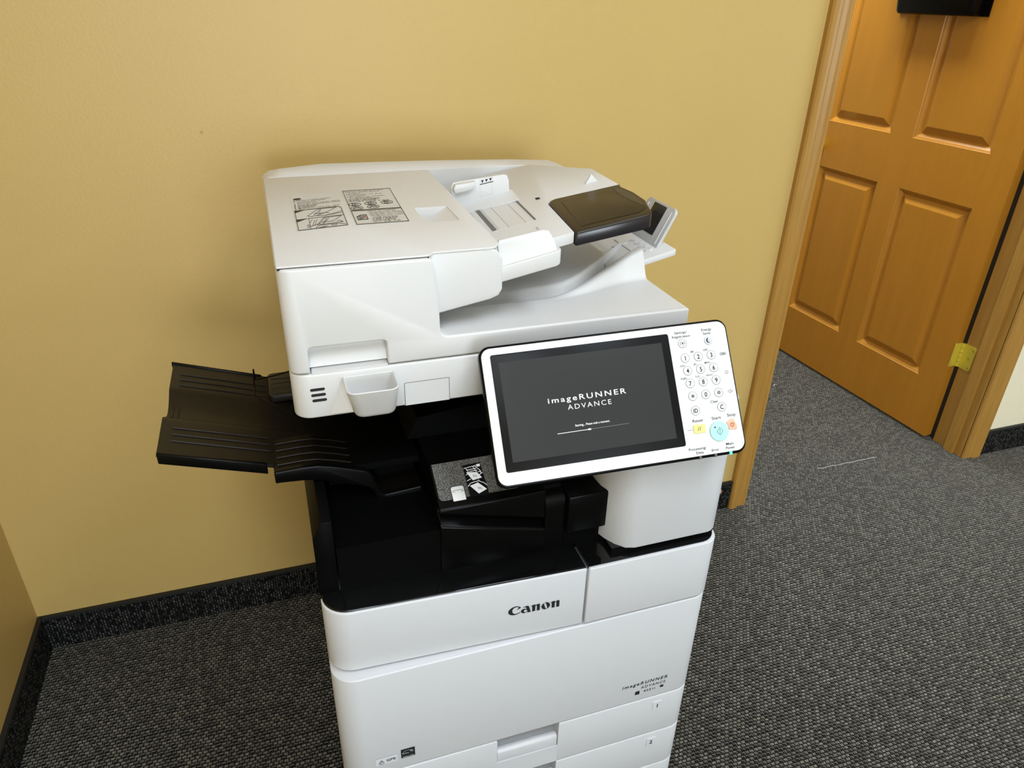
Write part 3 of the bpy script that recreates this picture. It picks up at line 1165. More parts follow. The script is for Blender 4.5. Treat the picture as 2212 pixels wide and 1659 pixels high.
# bent wire stop hanging out over the tray
bm = bmesh.new()
wp = [bp((655, 912), 1, 0.20), bp((600, 880), 1, 0.24), bp((551, 854), 1, 0.29), bp((549, 835), 1, 0.31), bp((547, 798), 1, 0.335), bp((552, 820), 1, 0.335),
      bp((590, 812), 1, 0.35), bp((628, 801), 1, 0.37)]
wp2 = []
for i in range(len(wp) - 1):
    for k in range(4):
        wp2.append(wp[i].lerp(wp[i + 1], k / 4))
wp2.append(wp[-1])
tube(bm, wp2, 0.0011, 6)
mk('wire_stop', bm, 'blacks', ROOT)

# ---------------------------------------------------------------- right column
bm = bmesh.new()
CY = 0.012
pts = [(0.402, 0.075), (0.4035, 0.060), (0.409, 0.044), (0.418, 0.028), (0.430, 0.016), (0.444, CY)]
for i in range(8):
    a = math.radians(270 + 90 * i / 7)
    pts.append((W - 0.022 + 0.022 * math.cos(a), CY + 0.022 + 0.022 * math.sin(a)))
pts += [(W, 0.11), (0.402, 0.11)]
prism(bm, pts, 'z', ZT + 0.0095, 0.962)
bev(bm, 0.002, 2, 60)
mk('corner_column', bm, 'whiteb', ROOT)
quickbox('column_foot', 0.41, W - 0.006, 0.020, 0.11, ZT - 0.005, ZT + 0.0105, 'gloss', ROOT)
quickbox('column_rear', 0.42, W - 0.004, 0.11, 0.66, ZT - 0.005, 0.962, 'whiteb', ROOT, b=0.002)
quickbox('side_latch_strip', W - 0.001, W + 0.003, 0.036, 0.052, 0.778, 0.845, 'black', ROOT, b=0.001)
bm = bmesh.new()
prism(bm, circ(0.035, 0.7905, 0.0055, 8), 'x', W + 0.0005, W + 0.006)
bev(bm, 0.001)
o = mk('side_latch', bm, 'skin', ROOT)
o['label'] = 'small copper coloured latch tip'

# ---------------------------------------------------------------- scanner
YS = 0.127
SX = 0.552
ZS0, ZS1 = 0.9595, 1.0215
quickbox('scanner_core', 0.008, SX - 0.008, YS + 0.034, 0.655, ZS0 + 0.004, 1.040, 'seam', ROOT)
pts = []
for i in range(9):
    a = math.radians(180 + 90 * i / 8)
    pts.append((0.022 + 0.022 * math.cos(a), YS + 0.022 + 0.022 * math.sin(a)))
for i in range(9):
    a = math.radians(270 + 90 * i / 8)
    pts.append((SX - 0.012 + 0.012 * math.cos(a), YS + 0.012 + 0.012 * math.sin(a)))
pts += [(SX, 0.66), (0.0, 0.66)]
bm = bmesh.new()
prism(bm, pts, 'z', ZS0, ZS1)
bev(bm, 0.003, 3, 55)
sb = mk('scanner_bezel', bm, 'white', ROOT)
# ledge under the grip recess
quickbox('grip_ledge', 0.0265, 0.1200, YS + 0.001, YS + 0.03, ZS1 - 0.001, ZS1 + 0.0032, 'white', sb, b=0.0015)
for k in range(3):
    zc = 1.0005 - k * 0.00765
    bm = bmesh.new()
    prism(bm, rr(0.0215 + k * 0.0006, zc - 0.0019, 0.0395 + k * 0.0006, zc + 0.0019, 0.00185, 5), 'y', YS - 0.0004, YS + 0.004)
    mk('vent_slot', bm, 'dark', sb)
# access flap outline
bm = bmesh.new()
fy = YS - 0.0004


def sbm(q):
    return (q[0], fy, q[1])


fl = [(0.1395, 0.9600), (0.1395, 0.9925), (0.1407, 0.9935), (0.1985, 0.9937), (0.1993, 0.9930), (0.1993, 0.9600)]
strokes(bm, fl, 0.0007, sbm)
mk('flap_seam', bm, 'seam', sb, smooth=False)
bm = bmesh.new()
prism(bm, rr(0.1401, 0.9602, 0.1988, 0.9930, (0, 0, 0.001, 0.001), 2), 'y', YS - 0.0006, YS + 0.002)
mk('access_flap', bm, 'white', sb)

# open-topped pen cup clipped to the bezel
cup = bmesh.new()


def cupring(x0, x1, y0, y1, z, r, seg=6):
    return [cup.verts.new((p[0], p[1], z)) for p in rr(x0, y0, x1, y1, (r, r, 0.0015, 0.0015), seg)]


cx0, cx1 = 0.0622, 0.1262
cyf = YS - 0.050
zt_, zb_ = 1.0135, 0.9690
rings = [cupring(cx0 + 0.014, cx1 - 0.007, cyf + 0.022, YS, zb_, 0.010), cupring(cx0 + 0.010, cx1 - 0.004, cyf + 0.017, YS, zb_ + 0.002, 0.012),
         cupring(cx0 + 0.0085, cx1 - 0.003, cyf + 0.0145, YS, zb_ + 0.006, 0.012), cupring(cx0, cx1, cyf, YS, zt_, 0.012),
         cupring(cx0 + 0.001, cx1 - 0.001, cyf + 0.001, YS - 0.001, zt_ + 0.0008, 0.0115),
         cupring(cx0 + 0.002, cx1 - 0.002, cyf + 0.002, YS - 0.002, zt_, 0.0108),
         cupring(cx0 + 0.010, cx1 - 0.005, cyf + 0.017, YS - 0.002, zb_ + 0.008, 0.009)]
n = len(rings[0])
for i in range(len(rings) - 1):
    for k in range(n):
        cup.faces.new((rings[i][k], rings[i][(k + 1) % n], rings[i + 1][(k + 1) % n], rings[i + 1][k]))
cup.faces.new(rings[0])
cup.faces.new(rings[-1])
bmesh.ops.recalc_face_normals(cup, faces=cup.faces[:])
o = mk('pen_cup', cup, 'white', ROOT, ang=50)
o['label'] = 'open-topped white plastic holder fixed to the front'
# cheek swept back from the cup to the bezel
bm = bmesh.new()
cv = [bm.verts.new(p) for p in ((cx0 + 0.002, YS + 0.001, zt_ + 0.004), (cx0 - 0.020, YS + 0.001, ZS0 + 0.003), (cx0 + 0.0085, YS - 0.013, ZS0 + 0.010),
                                (cx0 + 0.012, YS + 0.001, ZS0 + 0.002))]
for f in ((0, 1, 2), (1, 3, 2), (0, 3, 1), (0, 2, 3)):
    bm.faces.new([cv[i] for i in f])
bmesh.ops.recalc_face_normals(bm, faces=bm.faces[:])
mk('cup_cheek', bm, 'white', ROOT)

# ---------------------------------------------------------------- document feeder
ZL = 1.16
DK = 1.0527
# front face: tall block on the left, low deck front on the right, notch for the grip
GX0, GX1, GZ = 0.0245, 0.1208, 1.0575
out = [(0.0, 1.0235), (GX0, 1.0235)]
out += [(GX0, GZ - 0.006)] + [(GX0 + 0.006 - 0.006 * math.cos(math.radians(a)), GZ - 0.006 + 0.006 * math.sin(math.radians(a))) for a in (22, 45, 67, 90)]
out += [(GX1 - 0.006 + 0.006 * math.sin(math.radians(a)), GZ - 0.006 + 0.006 * math.cos(math.radians(a))) for a in (0, 22, 45, 67, 90)]
out += [(GX1, 1.0235), (SX, 1.0235), (SX, DK)]
out += [(0.200, DK)] + [(0.200 - 0.0105 * math.sin(math.radians(a)), DK + 0.0105 - 0.0105 * math.cos(math.radians(a))) for a in (22, 45, 67, 90)]
out += [(0.1885, 1.10), (0.1835, 1.150), (0.1815, 1.1555), (0.176, 1.1575), (0.0, 1.1575)]
bm = bmesh.new()
prism(bm, out, 'y', YS, YS + 0.026)
bev(bm, 0.016, 6, 50, sel=lambda e: abs(e.verts[0].co.x) < 1e-6 and abs(e.verts[1].co.x) < 1e-6 and
    abs(e.verts[0].co.y - YS) < 1e-6 and abs(e.verts[1].co.y - YS) < 1e-6)
bev(bm, 0.0028, 3, 60, sel=lambda e: min(v.co.y for v in e.verts) < YS + 0.017)
ff = mk('feeder_front', bm, 'white', ROOT)
# back of the grip recess, leaning outwards towards the bottom
bm = bmesh.new()
prism(bm, [(YS + 0.0240, GZ + 0.002), (YS + 0.0235, 1.050), (YS + 0.021, 1.042), (YS + 0.012, 1.0275), (YS + 0.012, 1.0262), (YS + 0.0259, 1.0262), (YS + 0.0259, GZ + 0.002)], 'x', GX0 - 0.002, GX1 + 0.002)
mk('grip_recess', bm, 'white', ff)

# feeder housing (right of the step; underside slopes up to the right)
bm = bmesh.new()
hp = [(0.020, 1.055), (0.184, 1.0765), (0.262, 1.0905), (0.272, 1.0945), (0.277, 1.103), (0.277, 1.143), (0.270, 1.1545), (0.260, 1.1585), (0.020, 1.1585)]
prism(bm, hp, 'y', 0.1445, 0.60)
bev(bm, 0.0025, 3, 50)
fh = mk('feeder_housing', bm, 'white', ROOT)
quickbox('feeder_side', 0.0, 0.03, YS + 0.0255, 0.5942, 1.0235, 1.158, 'white', ROOT, b=0.003)

# lid
bm = bmesh.new()
lp = [(0.0010, 0.1345), (0.1775, 0.1345), (0.1845, 0.1405), (0.1860, 0.1440), (0.2610, 0.1440), (0.2700, 0.1500), (0.2760, 0.1620), (0.2815, 0.590), (0.279, 0.598), (0.0010, 0.592)]
prism(bm, lp, 'z', 1.1570, ZL + 0.0005)
# the finger dish is cut by building the top with a hole
fd2 = [(0.2035, 0.2745), (0.2465, 0.2705), (0.2545, 0.3470), (0.2080, 0.3550)]
bev(bm, 0.0012, 2, 60)
lid = mk('feeder_lid', bm, 'white', ROOT)
bmd = bmesh.new()
prism(bmd, rr(0.2035, 0.2720, 0.2540, 0.3520, 0.003, 3), 'z', ZL - 0.012, ZL + 0.02)
cut = mk('cutter', bmd, 'white')
# dish shape: sloping right face, built as its own part in the hole
for tgt in (lid, fh):
    md = tgt.modifiers.new('cut', 'BOOLEAN')
    md.object = cut
    md.solver = 'EXACT'
    bpy.context.view_layer.update()
    me2 = bpy.data.meshes.new_from_object(tgt.evaluated_get(bpy.context.evaluated_depsgraph_get()))
    tgt.modifiers.clear()
    old = tgt.data
    tgt.data = me2
    me2.name = old.name
    bpy.data.meshes.remove(old)
    me2.shade_smooth()
    me2.set_sharp_from_angle(angle=math.radians(32))
bpy.data.objects.remove(cut)
bm = bmesh.new()
prism(bm, [(0.2030, ZL - 0.0135), (0.2545, ZL - 0.0135), (0.2545, ZL - 0.0005), (0.2535, ZL - 0.0005), (0.2320, ZL - 0.0110), (0.2030, ZL - 0.0100)], 'y', 0.2715, 0.3525)
box(bm, 0.2036, 0.2538, 0.3495, 0.3518, ZL - 0.0120, ZL + 0.0003)
box(bm, 0.2036, 0.2052, 0.2722, 0.3518, ZL - 0.0120, ZL + 0.0003)
mk('finger_dish', bm, 'white', lid)

quickbox('lid_seam', 0.0015, 0.1790, 0.1332, 0.1352, 1.1560, 1.1580, 'dark', ROOT)
# instruction labels on the lid
def lab(q4, name, parent, mat='greylab'):
    bm = bmesh.new()
    v0 = [bm.verts.new((p[0], p[1], ZL + 0.0006)) for p in q4]
    v1 = [bm.verts.new((p[0], p[1], ZL + 0.0010)) for p in q4]
    bm.faces.new(v1)
    for i in range(4):
        bm.faces.new((v0[i], v0[(i + 1) % 4], v1[(i + 1) % 4], v1[i]))
    bmesh.ops.recalc_face_normals(bm, faces=bm.faces[:])
    return mk(name, bm, mat, parent, smooth=False)


def quadmap(q4, h):
    bl, br, tr, tl = [Vector((p[0], p[1])) for p in q4]

    def f(q):
        u, v = q
        p = bl * (1 - u) * (1 - v) + br * u * (1 - v) + tr * u * v + tl * (1 - u) * v
        return (p.x, p.y, ZL + h)
    return f


L1 = [(0.0338, 0.2670), (0.1029, 0.2797), (0.1068, 0.4727), (0.0360, 0.4582)]
L2 = [(0.1116, 0.2788), (0.1855, 0.2795), (0.1927, 0.4769), (0.1152, 0.4749)]
lab(L1, 'instruction_label', lid)
lab(L2, 'instruction_label', lid)


def addtext(bm, s, size, u, v, mapf, wu, asp):
    """text on a unit-square label: wu = width in u, size in v"""
    text(bm, s, size, u, v, mapf, 'LEFT', width=wu)


m1 = quadmap(L1, 0.0014)
bm = bmesh.new()
flat(bm, [circ(0.13, 0.875, 0.085, 20, 0.030)], m1)
for k, (s, wu) in enumerate((('When streaks appear', 0.72), ('Lorsque des lignes', 0.60), ('apparaissent', 0.42), ('Cuando aparezcan rayas', 0.88), ('Quando aparecerem riscos', 0.90), ('出现条纹时', 0.40), ('當出現條紋時', 0.36), ('줄무늬가 나타나는 경우', 0.86))):
    addtext(bm, s, 0.034, 0.11, 0.812 - k * 0.036, m1, wu, 1)
    if k not in (2,):
        flat(bm, [rr(0.045, 0.816 - k * 0.036, 0.075, 0.832 - k * 0.036, 0.003, 1)], m1)
fr = [(0.03, 0.02), (0.97, 0.02), (0.97, 0.505), (0.90, 0.535), (0.03, 0.535)]
strokes(bm, fr + [fr[0]], 0.012, m1)
strokes(bm, [(0.03, 0.29), (0.97, 0.29)], 0.008, m1)
flat(bm, [[(0.03, 0.535), (0.24, 0.535), (0.03, 0.47)]], m1)
flat(bm, [[(0.03, 0.29), (0.24, 0.29), (0.03, 0.225)]], m1)
mk('label_print', bm, 'print', lid, smooth=False)
bm = bmesh.new()
for l in (((0.26, 0.36), (0.50, 0.52), (0.88, 0.52), (0.62, 0.40), (0.40, 0.40)), ((0.26, 0.36), (0.32, 0.33), (0.46, 0.35), (0.55, 0.50)), ((0.38, 0.36), (0.54, 0.50)),
          ((0.44, 0.34), (0.60, 0.325), (0.76, 0.35), (0.97, 0.40)), ((0.60, 0.325), (0.95, 0.36)), ((0.50, 0.37), (0.62, 0.40), (0.70, 0.375)), ((0.48, 0.35), (0.55, 0.38)),
          ((0.40, 0.10), (0.55, 0.27), (0.92, 0.275), (0.72, 0.16), (0.50, 0.16)), ((0.45, 0.12), (0.58, 0.26)), ((0.49, 0.10), (0.62, 0.25)), ((0.53, 0.12), (0.66, 0.25)),
          ((0.40, 0.10), (0.92, 0.12)), ((0.36, 0.04), (0.45, 0.09), (0.80, 0.09), (0.95, 0.05)), ((0.26, 0.16), (0.33, 0.25)), ((0.31, 0.10), (0.38, 0.24)), ((0.35, 0.10), (0.43, 0.25)),
          ((0.20, 0.06), (0.46, 0.14)), ((0.42, 0.03), (0.55, 0.06)), ((0.48, 0.025), (0.60, 0.055)), ((0.80, 0.16), (0.88, 0.15), (0.90, 0.12), (0.86, 0.10)), ((0.26, 0.02), (0.27, 0.28))):
    strokes(bm, l, 0.009, m1)
strokes(bm, circ(0.72, 0.065, 0.055, 14, 0.018) + [(0.775, 0.065)], 0.007, m1)
strokes(bm, circ(0.24, 0.115, 0.035, 10, 0.014) + [(0.275, 0.115)], 0.006, m1)
mk('label_drawing', bm, 'printg', lid, smooth=False)

m2 = quadmap(L2, 0.0014)
bm = bmesh.new()
for k, (s, wu, u) in enumerate((('•Cannot be used in feeder.', 0.80, 0.04), ('•Ne pas utiliser dans le', 0.70, 0.04), ('chargeur.', 0.26, 0.10), ('•No se pueden usar en el', 0.72, 0.04), ('alimentador.', 0.36, 0.10),
                               ('•Não podem ser utilizados', 0.76, 0.04), ('no alimentador.', 0.44, 0.10), ('•无法用于自动送稿器。', 0.66, 0.04), ('•無法用於自動送稿機。', 0.58, 0.04), ('•피더에서 사용할 수 없음', 0.80, 0.04))):
    addtext(bm, s, 0.034, u, 0.945 - k * 0.0365, m2, wu, 1)
fr = [(0.02, 0.385), (0.98, 0.385), (0.98, 0.985), (0.02, 0.985)]
strokes(bm, fr + [fr[0]], 0.010, m2)
fr = [(0.02, 0.015), (0.98, 0.015), (0.98, 0.365), (0.02, 0.365)]
strokes(bm, fr + [fr[0]], 0.012, m2)
for u, v in ((0.14, 0.545), (0.45, 0.555), (0.77, 0.560), (0.15, 0.440), (0.47, 0.455)):
    strokes(bm, circ(u, v, 0.115, 20, 0.043) + [(u + 0.115, v)], 0.010, m2)
    if v > 0.5:
        strokes(bm, [(u - 0.05, v - 0.022), (u - 0.05, v + 0.022), (u + 0.01, v + 0.022), (u + 0.01, v - 0.022), (u - 0.05, v - 0.022)], 0.012, m2)
        strokes(bm, [(u + 0.03, v + 0.015), (u + 0.06, v - 0.018)], 0.012, m2)
    else:
        strokes(bm, [(u - 0.07, v - 0.010), (u - 0.03, v + 0.010), (u + 0.04, v + 0.006), (u + 0.07, v - 0.010)], 0.016, m2)
for k, (s, wu, u) in enumerate((('•Face up originals', 0.54, 0.32), ('•Originaux face dessus', 0.63, 0.32), ('•Originales cara arriba', 0.64, 0.32), ('•Originais com a face', 0.64, 0.32), ('virada para cima', 0.47, 0.36), ('•正面朝上放置原稿', 0.50, 0.32), ('•正面朝上放置原稿', 0.45, 0.32), ('•원고 면을 위로', 0.52, 0.32))):
    addtext(bm, s, 0.034, u, 0.322 - k * 0.040, m2, wu, 1)
ic = [(0.08, 0.130), (0.26, 0.130), (0.26, 0.245), (0.16, 0.245), (0.08, 0.205)]
strokes(bm, ic + [ic[0]], 0.016, m2)
mk('label_print', bm, 'print', lid, smooth=False)
bm = bmesh.new()
flat(bm, [rr(0.105, 0.145, 0.175, 0.215, 0.002, 1)], m2)
mk('label_print', bm, 'teal_ink', lid, smooth=False)
bm = bmesh.new()
flat(bm, [rr(0.180, 0.165, 0.240, 0.222, 0.002, 1)], m2)
mk('label_print', bm, 'red_ink', lid, smooth=False)

def interp(x, tab):
    for (a, fa), (b_, fb) in zip(tab, tab[1:]):
        if x <= b_:
            return fa + (fb - fa) * max(0.0, (x - a) / (b_ - a))
    return tab[-1][1]


# rear hinge cover: a long cap that slopes off at the right end
bm = bmesh.new()
sec = []
for x in [0.0, 0.004, 0.012, 0.03, 0.1, 0.2, 0.3, 0.4, 0.46, 0.50, 0.53, 0.55, 0.56, 0.566]:
    zt2 = ZL + 0.0008 if x < 0.45 else ZL + 0.0008 - 0.010 * ((x - 0.45) / 0.116) ** 2
    zc = interp(x, ((0, 1.155), (0.012, 1.1610), (0.05, 1.1660), (0.107, 1.1690), (0.27, 1.1670), (0.45, 1.1625), (0.53, 1.1575), (0.555, 1.149), (0.566, 1.125)))
    zt2 = min(zt2, zc + 0.001)
    yf = interp(x, ((0, 0.5945), (0.3, 0.605), (0.44, 0.603), (0.50, 0.592), (0.566, 0.560)))
    rin = 0.012 - math.sqrt(max(0, 0.012 ** 2 - (0.012 - min(x, 0.012)) ** 2))
    yb = 0.668 - rin
    sec.append([(x, yf, 1.048), (x, yf, zt2 - 0.0015), (x, yf + 0.002, zt2), (x, yb - 0.020, zc), (x, yb - 0.006, zc - 0.003), (x, yb, zc - 0.014), (x, yb, 1.048)])
vv = [[bm.verts.new(p) for p in s] for s in sec]
for i in range(len(vv) - 1):
    for k in range(6):
        bm.faces.new((vv[i][k], vv[i][k + 1], vv[i + 1][k + 1], vv[i + 1][k]))
bm.faces.new(vv[0])
bm.faces.new(vv[-1])
bmesh.ops.recalc_face_normals(bm, faces=bm.faces[:])
mk('hinge_cover', bm, 'white', ROOT)


# ---------------------------------------------------------------- feed tray (inclined, rising to the right)
def TZ(x):
    return 1.150 + 0.2 * (x - 0.402)


ft = emp('feed_tray', (0.4, 0.34, 1.14))
ft.parent = ROOT
ft.matrix_parent_inverse = Matrix.Translation((-W / 2, -0.35, 0))
bpy.context.view_layer.update()
TT = 0.0165


def tilted(name, pts2, h0, h1, mat, parent, b=0.0, seg=2):
    bm = bmesh.new()
    prism(bm, pts2, 'z', h0, h1)
    if b:
        bev(bm, b, seg, 50)
    for v in bm.verts:
        v.co.z += TZ(v.co.x)
    return mk(name, bm, mat, parent)


# main plate, with the notch where the smoked flap sits
tp = [(0.262, 0.178), (0.352, 0.178), (0.360, 0.186), (0.362, 0.212), (0.4035, 0.212), (0.4180, 0.352), (0.4235, 0.362), (0.433, 0.366), (0.5385, 0.352), (0.5420, 0.470), (0.536, 0.480),
      (0.47, 0.592), (0.262, 0.592)]
tilted('tray_plate', tp, -TT, 0.0, 'white', ft, b=0.002)
# lower lip in front, carrying the near paper guide
tilted('tray_lip', rr(0.262, 0.146, 0.3600, 0.180, (0, 0.010, 0.002, 0), 4), -0.0135, 0.0072, 'white', ft, b=0.0025, seg=3)
# shallow wells and slots
for pl, mt in (([(0.286, 0.300), (0.372, 0.296), (0.376, 0.416), (0.290, 0.420)], 'greylab'), ([(0.288, 0.200), (0.356, 0.196), (0.360, 0.258), (0.292, 0.262)], 'greylab')):
    tilted('well', pl, -0.0002, 0.0004, 'white', ft)
for pl in ([(0.3110, 0.300), (0.3165, 0.300), (0.3215, 0.418), (0.3160, 0.418)],):
    tilted('guide_slot', pl, 0.0002, 0.0009, 'seam', ft)
for pl in ([(0.3170, 0.300), (0.3215, 0.300), (0.3265, 0.418), (0.3220, 0.418)], ):
    tilted('slot_rail', pl, 0.0002, 0.0016, 'grey', ft)
for xq, y0q, y1q in ((0.302, 0.300, 0.416), (0.336, 0.298, 0.416), (0.362, 0.297, 0.400), (0.308, 0.200, 0.260), (0.346, 0.198, 0.258)):
    bm = bmesh.new()
    v = [(xq, y0q), (xq + 0.0008, y0q), (xq + 0.0058, y1q), (xq + 0.005, y1q)]
    prism(bm, v, 'z', 0.0, 0.0009)
    for vv_ in bm.verts:
        vv_.co.z += TZ(vv_.co.x)
    mk('guide_groove', bm, 'grey', ft)
tilted('well_edge', [(0.3760, 0.300), (0.3785, 0.300), (0.3885, 0.470), (0.3860, 0.470)], 0.0002, 0.0010, 'seam', ft)
tilted('well_edge', [(0.3615, 0.198), (0.3640, 0.198), (0.3690, 0.268), (0.3665, 0.268)], 0.0002, 0.0010, 'grey', ft)
tilted('sensor_slot', [(0.4105, 0.386), (0.4165, 0.3855), (0.4170, 0.3935), (0.4110, 0.394)], 0.0001, 0.0009, 'dark', ft)
# raised arrow on the plate
bm = bmesh.new()
qa = [bpl(q, (0.402, 0, 1.1502), Vector((-0.2, 0, 1)).normalized()) for q in ((1265, 398), (1291, 391))]
ap = qa[0].lerp(qa[1], 0.46) + Vector((0, 0.002, 0.0135))
bk = Vector((0, 0.004, 0))
av = [bm.verts.new(p) for p in (qa[0], qa[1], ap, qa[0] + bk, qa[1] + bk, ap + bk)]
for f in ((0, 1, 2), (5, 4, 3), (0, 3, 4, 1), (1, 4, 5, 2), (2, 5, 3, 0)):
    bm.faces.new([av[k] for k in f])
bmesh.ops.recalc_face_normals(bm, faces=bm.faces[:])
mk('arrow_mark', bm, 'clear_white', ft)
# near paper guide: a low leaning wall
bm = bmesh.new()
for x, h in ((0.2785, 0.024), (0.283, 0.030), (0.345, 0.030), (0.352, 0.026), (0.356, 0.006)):
    pass
go = [(0.277, -0.002), (0.277, 0.022), (0.280, 0.0265), (0.340, 0.0245), (0.3485, 0.0215), (0.3520, 0.014), (0.3545, 0.004), (0.3545, -0.002)]
bm = bmesh.new()
prism(bm, [(p[0], p[1]) for p in go], 'y', 0.163, 0.169)
for v in bm.verts:
    hh = v.co.z
    v.co.z = TZ(v.co.x) + 0.0072 + hh
    v.co.y += hh * 0.30 - 0.010 * max(0, 1 - hh / 0.012) ** 2
bev(bm, 0.0012, 2, 50)
o = mk('paper_guide', bm, 'clear_white', ft)
# far paper guide: taller plate with a foot and a finger grip
go = [(0.284, -0.002), (0.2855, 0.040), (0.289, 0.0445), (0.374, 0.0365), (0.3795, 0.034), (0.383, 0.024), (0.3845, -0.002)]
bm = bmesh.new()
prism(bm, go, 'y', 0.444, 0.449)
for v in bm.verts:
    v.co.z += TZ(v.co.x)
bev(bm, 0.001, 2, 50)
g2 = mk('paper_guide', bm, 'clear_white', ft)
bm = bmesh.new()
prism(bm, [(0.282, 0.412), (0.388, 0.404), (0.389, 0.449), (0.284, 0.449)], 'z', 0.0005, 0.0022)
for v in bm.verts:
    v.co.z += TZ(v.co.x) + max(0, (v.co.y - 0.43)) * 0.3
mk('guide_foot', bm, 'clear_white', ft)
bm = bmesh.new()
prism(bm, [(0.2865, 0.0365), (0.290, 0.0430), (0.323, 0.0400), (0.325, 0.0385), (0.322, 0.0315), (0.312, 0.0285), (0.2895, 0.0295)], 'y', 0.433, 0.4445)
for v in bm.verts:
    v.co.z += TZ(v.co.x)
bev(bm, 0.0015, 2, 50)
mk('finger_grip', bm, 'clear_white', ft)
bm = bmesh.new()


def gmap(q):
    return (q[0], 0.4436, TZ(q[0]) + q[1])


fr = rr(0.3335, 0.0105, 0.3545, 0.0375, 0.001, 2)
strokes(bm, [(0.3335, 0.0305), (0.3555, 0.0300)], 0.0012, gmap)
for k in range(3):
    x = 0.3375 + k * 0.0068
    flat(bm, [[(x - 0.0024, 0.0365), (x + 0.0024, 0.0363), (x, 0.0318)]], gmap)
mk('limit_mark', bm, 'print', ft, smooth=False)
bm = bmesh.new()
strokes(bm, fr + [fr[0]], 0.0003, lambda q: (q[0], 0.4437, TZ(q[0]) + q[1]))
mk('limit_frame', bm, 'grey', ft, smooth=False)

# smoked flap at the tray's outer end
flp = emp('smoked_flap', (0.47, 0.28, 1.16))
flp.parent = ROOT
flp.matrix_parent_inverse = Matrix.Translation((-W / 2, -0.35, 0))
bpy.context.view_layer.update()
outl = [(0.4045, 0.2085), (0.500, 0.1975), (0.5115, 0.1985), (0.518, 0.205), (0.5215, 0.218), (0.533, 0.255), (0.5365, 0.300), (0.5340, 0.3405), (0.5385, 0.3515), (0.433, 0.3655), (0.4245, 0.3615), (0.4190, 0.3515)]
tilted('flap_shell', outl, -0.0205, 0.0010, 'smoke', flp, b=0.0022, seg=3)
inn = [(0.4190, 0.2235), (0.503, 0.2135), (0.5195, 0.2250), (0.5230, 0.330), (0.519, 0.337), (0.437, 0.3475)]
bm = bmesh.new()
ri = [(p, 0.0013) for p in inn]
cxm = sum(p[0] for p in inn) / len(inn)
cym = sum(p[1] for p in inn) / len(inn)
va = [bm.verts.new((p[0], p[1], TZ(p[0]) + 0.0013)) for p in inn]
vb = [bm.verts.new((cxm + (p[0] - cxm) * 0.965, cym + (p[1] - cym) * 0.965, TZ(p[0]) + 0.0022)) for p in inn]
for i in range(len(inn)):
    bm.faces.new((va[i], va[(i + 1) % len(inn)], vb[(i + 1) % len(inn)], vb[i]))
bm.faces.new(vb)
bmesh.ops.recalc_face_normals(bm, faces=bm.faces[:])
mk('flap_field', bm, 'smoke', flp)
bm = bmesh.new()
strokes(bm, inn + [inn[0]], 0.0009, lambda q: (q[0], q[1], TZ(q[0]) + 0.0016))
mk('flap_groove', bm, 'smoke2', flp, smooth=False)
bm = bmesh.new()
ar = [(0.5215, 0.3385), (0.5160, 0.320), (0.5135, 0.290), (0.5150, 0.260), (0.5190, 0.2290), (0.5260, 0.262), (0.5285, 0.295), (0.5265, 0.325)]
prism(bm, ar, 'z', 0.0012, 0.0026)
for v in bm.verts:
    v.co.z += TZ(v.co.x)
mk('finger_notch', bm, 'smoke2', flp)
bm = bmesh.new()
prism(bm, [(0.4055, 0.2068), (0.500, 0.1960), (0.5110, 0.1970), (0.5165, 0.2020), (0.5165, 0.206), (0.4055, 0.212)], 'z', -0.0195, -0.0020)
for v in bm.verts:
    v.co.z += TZ(v.co.x)
bev(bm, 0.001)
mk('flap_edge', bm, 'smoke2', flp)


# ---------------------------------------------------------------- platen cover: sculpted delivery bowl
def sstep(a, b, x):
    t = max(0.0, min(1.0, (x - a) / (b - a)))
    return t * t * (3 - 2 * t)


def deck(x, y):
    base_ = DK
    # bowl floor and rear plate
    plate_ = 1.047 + 0.16 * max(0.0, x - 0.33)
    # front edge of the plate
    if x < 0.41:
        ye = 0.268 - 0.018 * sstep(0.30, 0.41, x)
    else:
        ye = 0.250 + 0.062 * ((x - 0.41) / 0.10) ** 1.3
    chan = 1.0405 + 0.06 * max(0.0, x - 0.40)
    inner = chan + (plate_ - chan) * sstep(ye - 0.010, ye + 0.008, y)
    # right end of the plate rolls down
    inner -= 0.012 * sstep(0.505, 0.530, x) * sstep(ye + 0.005, ye + 0.03, y)
    # ridge (wing)
    yr = 0.213 + 0.065 * sstep(0.36, 0.56, x)
    k = max(0.0, min(1.0, (x - 0.36) / 0.19))
    zr = DK + 0.042 * k ** 1.7
    front_foot = yr - 0.005 - 0.022 * k
    if y < front_foot:
        z = base_
    elif y < yr:
        z = base_ + (zr - base_) * sstep(front_foot, yr, y)
    else:
        z = zr + (inner - zr) * sstep(yr + 0.002 + 0.008 * k, yr + 0.016 + 0.022 * k, y)
    return z + 0.0002


bm = bmesh.new()
NX, NY = 110, 130
gx = [0.1895 + (SX - 0.003 - 0.1895) * i / NX for i in range(NX + 1)]
gy = [0.1325 + (0.60 - 0.1325) * (k / NY) ** 1.2 for k in range(NY + 1)]
gr = [[bm.verts.new((x, y, deck(x, y))) for y in gy] for x in gx]
for i in range(NX):
    for k in range(NY):
        bm.faces.new((gr[i][k], gr[i + 1][k], gr[i + 1][k + 1], gr[i][k + 1]))
# right-hand side wall
sw = [bm.verts.new((SX - 0.0005, y, 1.0235)) for y in gy]
for k in range(NY):
    bm.faces.new((gr[NX][k], sw[k], sw[k + 1], gr[NX][k + 1]))
bmesh.ops.recalc_face_normals(bm, faces=bm.faces[:])
if sum(f.normal.z for f in bm.faces) < 0:
    bmesh.ops.reverse_faces(bm, faces=bm.faces[:])
mk('platen_cover', bm, 'white', ROOT, ang=50)

